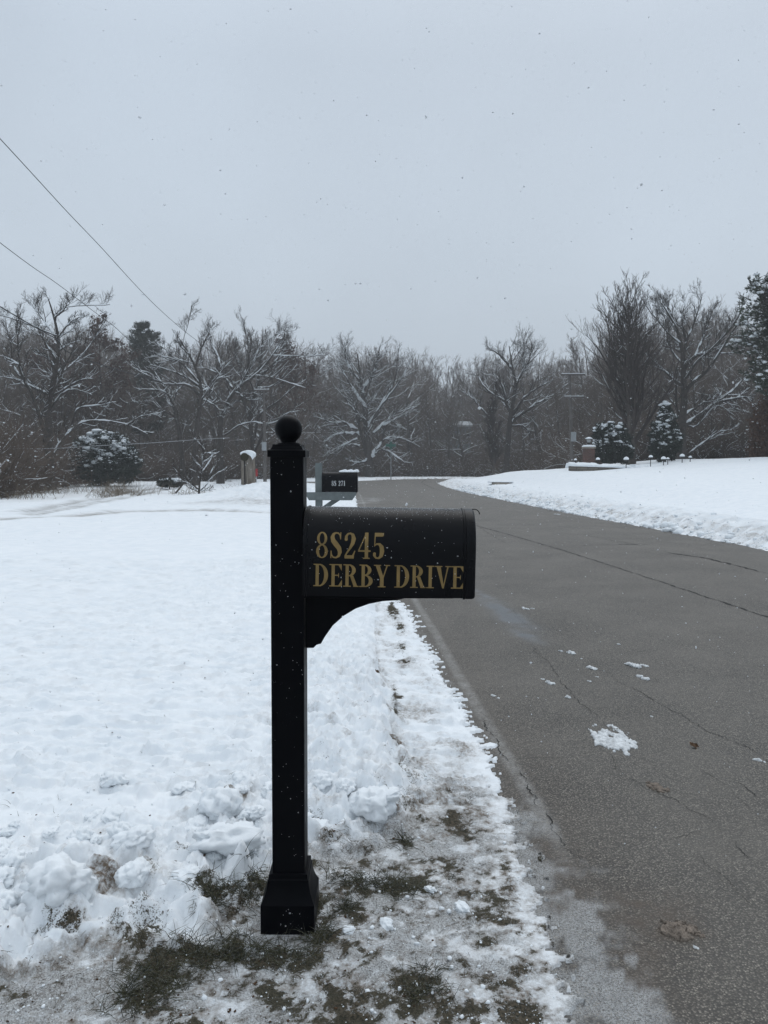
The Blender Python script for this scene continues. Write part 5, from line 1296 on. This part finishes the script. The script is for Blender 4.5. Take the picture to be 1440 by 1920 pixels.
# ---- far wood and undergrowth, one mass each
def far_wood():
    r = np.random.default_rng(88); A_ = Acc(); B = 520
    px = r.uniform(-120, 1560, B); Y = r.uniform(105, 165, B)
    p = np.array([P(a, 870, y) for a, y in zip(px, Y)]); p[:, 2] = [float(zat(a, b)) - .3 for a, b in zip(p[:, 0], p[:, 1])]
    top = np.interp(px, SKY_X, SKY_Y) + r.uniform(12, 60, B); H = np.array([P(a, t, y)[2] for a, t, y in zip(px, top, Y)]) - p[:, 2]
    t0, r0 = grow(r, p, np.array([[0, 0, 1.]]) + r.normal(0, .05, (B, 3)), H, H * .016, H * .002, 9, .04, (0, 0, .2)); A_.tubes(t0, r0, 5)
    s, d, L, R = kids(r, t0, r0, H, 15, .18, .98, 28, 62, .22, .40, .5, .2, .55); p1, r1 = grow(r, s, d, L, R, np.full(len(R), .02), 6, .13, (0, 0, .45)); A_.tubes(p1, r1, 3)
    s, d, L2, R = kids(r, p1, r1, L, 6, .15, .98, 25, 60, .30, .6, .6, .1, .4); p2, r2 = grow(r, s, d, L2, np.minimum(R, .03), np.full(len(R), .012), 4, .15, (0, 0, .35)); A_.tubes(p2, r2, 3)
    s, d, L3, R = kids(r, p2, r2, L2, 4, .15, .98, 22, 55, .4, .8, .7, .1, .3); p3, r3 = grow(r, s, d, L3, np.minimum(R, .018), np.full(len(R), .010), 3, .15, (0, 0, .3)); A_.tubes(p3, r3, 3)
    o = obj('far_woodland', A_.mesh('far_woodland'), M['twig']); tag(o, 'distant grey mass of bare trees at the back of the wood', 'woodland', kind='stuff')
far_wood()
def undergrowth():
    r = np.random.default_rng(89); A_ = Acc(); S_ = Acc(); B = 3300
    px = r.uniform(-80, 1500, B); W = r.uniform(0, 1, B) ** 2.2 * 42
    P0 = []
    for a, w in zip(px, W):
        Y = float(np.interp(a, [q_[0] for q_ in _we], [q_[1] for q_ in _we])) + w + (.4 if a < 1030 else 1.6)
        q = P(a, 870, Y + r.uniform(0, 1.5)); q[2] = float(zat(q[0], q[1])) - .05; P0.append(q)
    P0 = np.array(P0); K = 7
    st = np.repeat(P0, K, 0) + r.normal(0, .16, (B * K, 3)) * np.array([1, 1, 0])
    d = unit(r.normal(0, .5, (B * K, 3)) + np.array([0, 0, 1.0])); L = np.repeat(r.uniform(1.0, 3.4, B) * (1 + W / 26), K) * r.uniform(.5, 1.1, B * K)
    p1, r1 = grow(r, st, d, L, np.full(B * K, .016) * (1 + L * .25), np.full(B * K, .007), 6, .16, (0, 0, -.15)); A_.tubes(p1, r1, 3)
    s, dd_, L2, R = kids(r, p1, r1, L, 5, .2, .98, 25, 65, .25, .55, .7, .1, .3); p2, r2 = grow(r, s, dd_, L2, np.minimum(R, .014), np.full(len(R), .007), 4, .18, (0, 0, .0)); A_.tubes(p2, r2, 3)
    s, dd_, L3, R = kids(r, p2, r2, L2, 2, .2, .98, 25, 65, .4, .8, .7, .1, .3); p3, r3 = grow(r, s, dd_, L3, np.minimum(R, .010), np.full(len(R), .006), 3, .18, (0, 0, .0)); A_.tubes(p3, r3, 3)
    o = obj('undergrowth', A_.mesh('undergrowth'), M['brush']); tag(o, 'tangled brown undergrowth along the foot of the wood', 'undergrowth', kind='stuff')
    snow_on(S_, r, p1, r1, .10, 3, lo=.35, add=.006); snow_on(S_, r, p2, r2, .07, 3, lo=.55, add=.005)
    c = np.concatenate([p1[:, 2:5].reshape(-1, 3), p2[:, 1:].reshape(-1, 3)]); c = c[r.random(len(c)) < .06]
    V, Fb = blobs(r, c, r.uniform(.012, .055, len(c)), .6, (ICO1_V, ICO1_F))
    me = mesh_np('snow_on_undergrowth', np.concatenate([np.concatenate(S_.V), V]), [np.concatenate(S_.Q), Fb + S_.n])
    o2 = obj('snow', me, M['treesnow'], o)
    o2['kind'] = 'stuff'
undergrowth()

# ------------------------------------------------------------------ grass, straw, dry grass
def blades(name, label, cat, pts, hgt, rad, mat, lean, seed, flat=0.0):
    r = np.random.default_rng(seed); n = len(pts)
    d = unit(r.normal(0, lean, (n, 3)) * np.array([1, 1, .2]) + np.array([0, 0, 1.0 - flat])); L = np.clip(r.normal(hgt, hgt * .35, n), hgt * .3, hgt * 2)
    p, q = grow(r, pts, d, L, np.full(n, rad), np.full(n, rad * .15), 5, .14, (0, 0, -.9)); a = Acc(); a.tubes(p, q, 3, r.random(n))
    o = obj(name, a.mesh(name, 'tint'), mat); tag(o, label, cat, kind='stuff'); return o
def scatter(px, py, rx, ry, n, r):
    c = G(px, py, .02); q = r.normal(0, .62, (n, 2)); cl = r.normal(0, .55, (max(3, n // 14), 2)); q = cl[r.integers(0, len(cl), n)] + q * .22
    x = c[0] + q[:, 0] * rx; y = c[1] + q[:, 1] * ry
    return np.stack([x, y, zat(x, y) - .004], -1)
gr_ = np.random.default_rng(7)
gp = np.concatenate([scatter(a, b, rx * 1.1, ry * 1.1, int(7000 * (rx * ry) ** .5 * .55), gr_) for a, b, rx, ry in GR])
hid = (np.abs(gp[:, 0] - px0) < .088) & (np.abs(gp[:, 1] - PY) < .088); gp = gp[~hid]
blades('grass', 'dark green grass tufts poking out of the snow around the post foot', 'grass', gp, .062, .0013, M['grass'], .85, 5, .35)
xs_ = gr_.uniform(-1.3, .62, 26000); ys_2 = gr_.uniform(1.6, 3.6, 26000)
dz_ = poly_sd(xs_, ys_2, DEEP); rz_ = poly_sd(xs_, ys_2, ROAD); kk_ = (dz_ > -.05) & (rz_ > .06) & (pn(xs_ * 5, ys_2 * 5) + pn(xs_ * 17, ys_2 * 17) * .7 > .12)
xs_, ys_2 = xs_[kk_], ys_2[kk_]; vp = [np.stack([xs_, ys_2, zat(xs_, ys_2) - .003], -1)]
for a, b, rx, ry in [(742, 1150, .05, .34), (750, 1180, .05, .28), (752, 1215, .05, .2), (758, 1243, .07, .09), (742, 1325, .02, .2), (640, 1590, .08, .05), (740, 1300, .02, .2)]: vp.append(scatter(a, b, rx, ry, 420, gr_))
sp = np.concatenate(vp); hid = (np.abs(sp[:, 0] - px0) < .088) & (np.abs(sp[:, 1] - PY) < .088); sp = sp[~hid]
blades('matted_grass', 'flattened brown grass showing through the slushy verge', 'grass', sp, .030, .0010, M['straw'], 1.2, 6, .72)
tx = []
for k in range(60):                                  # single blades poking through the snow
    a, b = gr_.uniform(-40, 700), gr_.uniform(1300, 1850); c = G(a, b, .09); m_ = gr_.integers(1, 5)
    for j in range(m_):
        x, y = c[0] + gr_.normal(0, .012), c[1] + gr_.normal(0, .012); tx.append((x, y, float(zat(x, y)) - .004))
blades('grass_stalks', 'few single dark grass blades sticking up through the snow at left', 'grass', np.array(tx), .028, .0010, M['grass'], .8, 8, .2)
dg = []
for a, b, rx, n in [(205, 932, .5, 130), (222, 926, .7, 160), (248, 930, .9, 120), (160, 925, 1.2, 70), (100, 930, 1.4, 80), (20, 940, 1.5, 90), (350, 930, 1.2, 60), (455, 925, .9, 40)]:
    c = G(a, b); x = c[0] + gr_.normal(0, rx * .5, n); y = c[1] + gr_.normal(0, .9, n); dg.append(np.stack([x, y, zat(x, y) - .02], -1))
blades('dry_grass', 'tufts of tall pale dry grass along the snowy drive at left', 'grass', np.concatenate(dg), .62, .008, M['drygrass'], .35, 9)

# ------------------------------------------------------------------ snow clods, chunks, crumbs
def clod_mesh(seed, flat):
    r = np.random.default_rng(seed); v = ICO4_V.copy()
    n = fbm(v[:, 0] * 1.1 + seed, v[:, 1] * 1.1 + v[:, 2] * .9, 4, .55) * .55 + fbm(v[:, 0] * 3 + v[:, 2] * 2.2 + 9, v[:, 1] * 3 - v[:, 2] * 2 + seed, 4, .7) * .26
    v = v * (1 + n)[:, None] * np.array([1.15, .95, flat]); return mesh_np('snow_clod', v, [ICO4_F])
CL = [clod_mesh(s, f) for s, f in ((1, .55), (2, .7), (3, .62), (4, .8), (5, .5))]
def clod(px, py, s, k, label, group, mat='snow', z=.05, name='snow_clod', sx=1.0, rot=None, zz=None):
    g = G(px, py, z); x, y = g[0], g[1]
    e = obj(name, CL[k % 5], M['clodsnow'])
    if mat != 'snow': e.material_slots[0].link = 'OBJECT'; e.material_slots[0].material = M[mat]
    e.location = (x, y, (float(zat(x, y)) if zz is None else zz) + s * .22); e.scale = (s * sx, s, s); e.rotation_euler = (gr_.uniform(-.3, .3), gr_.uniform(-.3, .3), gr_.uniform(0, 6.28) if rot is None else rot)
    tag(e, label, 'snow clod', group); return e
clod(700, 1505, .080, 1, 'largest rounded snow block right of the post', 'ploughed snow clods', sx=.95, z=.1)
clod(430, 1610, .085, 0, 'long flat topped snow slab lying left of the post foot', 'ploughed snow clods', sx=1.3, rot=.45)
clod(255, 1620, .060, 2, 'rounded snow clod left of the long slab, above the grass', 'ploughed snow clods')
clod(415, 1520, .075, 3, 'big smooth snow lump just left of the post above the soil streak', 'ploughed snow clods', z=.1)
clod(115, 1710, .085, 3, 'tall snow lump at the lower left near the frame edge', 'ploughed snow clods')
clod(725, 1716, .021, 1, 'white snowball sized lump on the slush right of the post foot', 'ploughed snow clods')
clod(655, 1725, .017, 2, 'small white lump nearest the post foot on its right', 'ploughed snow clods')
clod(808, 1648, .020, 4, 'small white lump on the slush nearest the largest patch of straw', 'ploughed snow clods')
clod(868, 1682, .026, 2, 'pale upright snow lump near the slushy road edge', 'ploughed snow clods')
for i in range(46):
    a, b = gr_.uniform(-40, 780), gr_.uniform(1440, 1720); g = G(a, b, .09)
    if poly_sd(np.array([g[0]]), np.array([g[1]]), DEEP)[0] > 0 or abs(g[0] - px0) < .13 and abs(g[1] - PY) < .16: continue
    clod(a, b, gr_.uniform(.018, .05), i, 'small rounded snow clod among the ploughed snow', 'small ploughed snow clods', z=.09)
RC = [(1068, 1229, .030, 1.5), (1052, 1226, .018, 1.2), (1108, 1258, .030, 1.3), (1185, 1255, .05, 1.7), (1205, 1278, .035, 1.4), (1208, 1255, .026, 1.5), (1030, 1284, .030, 1.5), (1018, 1277, .014, 1), (1066, 1312, .018, 1.2), (1105, 1283, .014, 1), (925, 1305, .014, 1), (934, 1309, .012, 1), (1222, 1350, .009, 1), (985, 1146, .028, 2.2), (1160, 1215, .014, 1.4), (1424, 1436, .024, 1), (1305, 1782, .010, 1), (1000, 1146, .016, 1.4), (1090, 1240, .010, 1), (1120, 1275, .010, 1), (1045, 966, .05, 3.0)]
def chunk_name(i):
    return 'small ragged white snow chunk lying loose on the grey asphalt'
for i, (a, b, s, q) in enumerate(RC):
    g = G(a, b); nb_ = int(3 + q * 4); u = gr_.uniform(-1, 1, nb_); rr_ = s * gr_.uniform(.25, .62, nb_)
    cc = np.stack([u * s * q * .75 * .5 + gr_.normal(0, s * .18, nb_), u * s * q * .75 * -.86 + gr_.normal(0, s * .22, nb_), rr_ * .18], -1)
    V, Fb = blobs(gr_, cc, rr_, .55, (ICO_V, ICO_F), .4)
    o = obj('snow_chunk', mesh_np('snow_chunk', V, [Fb]), M['roadsnow']); o.location = (g[0], g[1], zroad(g[0], g[1])); tag(o, chunk_name(i), 'snow clod', 'snow chunks on the road')
def flat_patch(name, label, px, py, rx_, ry_, seed, mat, rot=0.0, hole=True, thick=.010):
    g = G(px, py); n = 110; u = np.linspace(-1.4, 1.4, n); U, Vv = np.meshgrid(u, u)
    h = 1 - np.hypot(U, Vv) + fbm(U * 1.5 + seed, Vv * 1.5, 5, .62) * .9 - (.9 * np.exp(-((U + .1) ** 2 / .10 + (Vv - .25) ** 2 / .03)) if hole else 0)
    Hh = np.clip(h, -.1, .6); z = np.where(h > 0, thick * np.sqrt(np.clip(h, 0, 1)) * 2 + .005 * fbm(U * 8, Vv * 8, 3), -.03)
    k = h > -.02; kq = k[:-1, :-1] | k[1:, 1:]
    ii = np.arange(n * n).reshape(n, n); Q = np.stack([ii[:-1, :-1], ii[:-1, 1:], ii[1:, 1:], ii[1:, :-1]], -1)[kq]
    x = U * rx_; y = Vv * ry_; V = np.stack([x * cos(rot) - y * sin(rot), x * sin(rot) + y * cos(rot), z], -1).reshape(-1, 3)
    us = np.zeros(len(V), bool); us[Q.ravel()] = True; rm = np.cumsum(us) - 1
    o = obj(name, mesh_np(name, V[us], [rm[Q]]), M[mat]); o.location = (g[0], g[1], zroad(g[0], g[1]) + .001); tag(o, label, 'snow patch'); return o
flat_patch('snow_patch', 'flat ragged snow patch with a hole on the near asphalt', 1150, 1392, .085, .19, 3, 'roadsnow', thick=.006)
flat_patch('slush_patch', 'thin grey slush smear with a pale rim on the asphalt', 1230, 1482, .035, .05, 8, 'brownslush', .4, thick=.004)
flat_patch('ice_patch', 'dirty brown frozen slush lump at the lower right of the road', 1272, 1748, .05, .045, 12, 'brownslush', .3, thick=.006)
lf = leaf_quads(np.random.default_rng(2), np.zeros((3, 3)) + np.array([[0, 0, .012], [.01, .008, .012], [-.008, .004, .016]]), .022, .004)
for (a, b, z, lab) in [(705, 1262, .11, 'curled dead brown leaf on the snow ridge right of the post'), (1302, 1409, .0, 'dark dead leaf lying on the asphalt right of the snow patch')]:
    g = G(a, b, z); o = obj('dead_leaf', lf, M['leaf']); o.location = (g[0], g[1], float(zat(g[0], g[1])) if z else zroad(g[0], g[1])); tag(o, lab, 'leaf')
cr2 = np.random.default_rng(12); cx, cy, cs = [], [], []
for k in range(1500):
    a, b = cr2.uniform(-60, 1060), 1400 + 540 * cr2.random() ** .8; g = G(a, b, .03)
    if poly_sd(np.array([g[0]]), np.array([g[1]]), ROAD)[0] < -.05 or (abs(g[0] - px0) < .1 and abs(g[1] - PY) < .1): continue
    cx.append(g[0]); cy.append(g[1]); cs.append(min(.0075, .0011 * cr2.pareto(2.0) + .0010))
cx, cy, cs = np.array(cx), np.array(cy), np.array(cs)
V, Fb = blobs(cr2, np.stack([cx, cy, zat(cx, cy) + cs * .4], -1), cs, .8, (ICO1_V, ICO1_F), .35)
o = obj('snow_crumbs', mesh_np('snow_crumbs', V, [Fb]), M['snow']); tag(o, 'loose crumbs of snow and ice strewn around the post foot', 'snow crumbs', kind='stuff')
lr2 = np.random.default_rng(19); n = 420; a_ = lr2.uniform(-60, 820, n); b_ = 1020 + 880 * lr2.random(n) ** .6
gg = np.array([G(a, b, .08) for a, b in zip(a_, b_)]); kk3 = (poly_sd(gg[:, 0], gg[:, 1], ROAD) > .02) & ~((np.abs(gg[:, 0] - px0) < .1) & (np.abs(gg[:, 1] - PY) < .1)); gg = gg[kk3]
sz = np.clip(.0016 * lr2.pareto(1.7, len(gg)) + .0014, 0, .0042)
V, Fb = blobs(lr2, np.stack([gg[:, 0], gg[:, 1], zat(gg[:, 0], gg[:, 1]) + sz * .3], -1), sz, .5, (ICO1_V, ICO1_F), .7)
o = obj('leaf_litter', mesh_np('leaf_litter', V, [Fb]), M['leaf']); tag(o, 'tiny dark bits of leaf and soil lying on the snow', 'leaf litter', kind='stuff')
# crumbs along the right hand bank
n = 2600; yy = cr2.uniform(9, 45, n); xx = road_x(yy, RR) + np.abs(cr2.normal(0, .55, n)) - .05; ss_ = np.clip(.012 * cr2.pareto(1.8, n) + .008, 0, .09)
V, Fb = blobs(cr2, np.stack([xx, yy, np.maximum(zat(xx, yy), 0) + ss_ * .3], -1), ss_, .75, (ICO1_V, ICO1_F), .35)
o = obj('snow_crumbs', mesh_np('bank_crumbs', V, [Fb]), M['snow']); tag(o, 'broken snow crumbs along the ploughed bank on the right roadside', 'snow crumbs', kind='stuff')

# ------------------------------------------------------------------ falling snow
fr_ = np.random.default_rng(31); n = 42000
Y = 1.3 + 27 * fr_.random(n) ** .75; X = fr_.uniform(-.62, .62, n) * Y; Zf = CAMH + fr_.uniform(-.62, .58, n) * Y
k = (Zf > .12) & ~((np.abs(X - px0 - .25) < .5) & (np.abs(Y - PY) < .16)) & (fr_.random(n) < np.clip(Y / 14, .45, 1)); X, Y, Zf = X[k], Y[k], Zf[k]
zt_ = zat(X, Y); k = Zf > zt_ + .1; X, Y, Zf = X[k], Y[k], Zf[k]
s = np.clip(fr_.lognormal(-6.35, .42, len(X)), .0007, .0050); s = np.where(Y > 9, s * 1.7, s); s = np.where(Y < 2.2, s * .75, s)
V, Fb = blobs(fr_, np.stack([X, Y, Zf], -1), s, .8, (ICO1_V, ICO1_F), .5)
o = obj('falling_snow', mesh_np('falling_snow', V, [Fb]), M['flake']); tag(o, 'snowflakes drifting down through the air', 'snowfall', kind='stuff')

# ------------------------------------------------------------------ sky, sun, air
world = bpy.data.worlds.new('World'); scene.world = world; world.use_nodes = True
nt = world.node_tree; nt.nodes.clear()
out = nt.nodes.new('ShaderNodeOutputWorld'); bg = nt.nodes.new('ShaderNodeBackground'); bg2 = nt.nodes.new('ShaderNodeBackground'); mx = nt.nodes.new('ShaderNodeMixShader')
sky = nt.nodes.new('ShaderNodeTexSky'); sky.sky_type = 'NISHITA'; sky.sun_disc = False; sky.sun_elevation = radians(58); sky.sun_rotation = radians(20); sky.air_density = 1.0; sky.dust_density = 4.0
nt.links.new(sky.outputs[0], bg.inputs[0]); bg.inputs[1].default_value = .08
tc = nt.nodes.new('ShaderNodeTexCoord'); sx_ = nt.nodes.new('ShaderNodeSeparateXYZ'); nt.links.new(tc.outputs['Generated'], sx_.inputs[0])
rp_ = nt.nodes.new('ShaderNodeValToRGB'); nt.links.new(sx_.outputs[2], rp_.inputs[0])
e_ = rp_.color_ramp.elements
e_[0].position = 0.0; e_[0].color = (.475, .545, .620, 1)
e_[1].position = 1.0; e_[1].color = (.80, .86, .92, 1)
for pos, c in ((.22, (.480, .550, .625, 1)), (.45, (.44, .505, .58, 1)), (.62, (.50, .57, .65, 1))):
    q = e_.new(pos); q.color = c
cn = nt.nodes.new('ShaderNodeTexNoise'); cn.inputs['Scale'].default_value = 2.2; cn.inputs['Detail'].default_value = 4; nt.links.new(tc.outputs['Generated'], cn.inputs['Vector'])
mr = nt.nodes.new('ShaderNodeMapRange'); mr.inputs['From Min'].default_value = .3; mr.inputs['From Max'].default_value = .7; mr.inputs['To Min'].default_value = .94; mr.inputs['To Max'].default_value = 1.06; nt.links.new(cn.outputs['Fac'], mr.inputs['Value'])
nt.links.new(rp_.outputs[0], bg2.inputs[0]); nt.links.new(mr.outputs[0], bg2.inputs[1])
mx.inputs[0].default_value = .93
nt.links.new(bg.outputs[0], mx.inputs[1]); nt.links.new(bg2.outputs[0], mx.inputs[2]); nt.links.new(mx.outputs[0], out.inputs[0])

sun_d = bpy.data.lights.new('sun', 'SUN'); sun_d.energy = .5; sun_d.angle = radians(50); sun_d.color = (1.0, .985, .96)
sun = bpy.data.objects.new('sun', sun_d); COL.objects.link(sun)
az = radians(20); el = radians(58)
sdir = Vector((sin(az) * cos(el), cos(az) * cos(el), sin(el)))
sun.rotation_euler = sdir.to_track_quat('Z', 'Y').to_euler(); sun.location = sdir * 60

hm = bpy.data.materials.new('snowy_air'); hm.use_nodes = True; ht = hm.node_tree; ht.nodes.clear()
ho_ = ht.nodes.new('ShaderNodeOutputMaterial'); pv = ht.nodes.new('ShaderNodeVolumePrincipled'); pv.inputs['Color'].default_value = (.90, .915, .935, 1); pv.inputs['Density'].default_value = .0021; pv.inputs['Anisotropy'].default_value = 0.0
ht.links.new(pv.outputs[0], ho_.inputs['Volume'])
m = MB(); m.box(-190, 190, -55, 275, -2.0, 42); hz_o = m.build('haze', hm); tag(hz_o, 'pale snowy air that greys the far trees', 'haze', kind='stuff')

# ------------------------------------------------------------------ render settings
scene.view_settings.view_transform = 'Standard'; scene.view_settings.look = 'None'
scene.view_settings.exposure = 0.42; scene.view_settings.gamma = 1.0; scene.view_settings.use_curve_mapping = False
scene.render.engine = 'CYCLES'
c = scene.cycles; c.use_denoising = True; c.max_bounces = 6; c.diffuse_bounces = 3; c.glossy_bounces = 2; c.transmission_bounces = 2; c.volume_bounces = 0; c.transparent_max_bounces = 4
c.use_adaptive_sampling = True; c.adaptive_threshold = .008
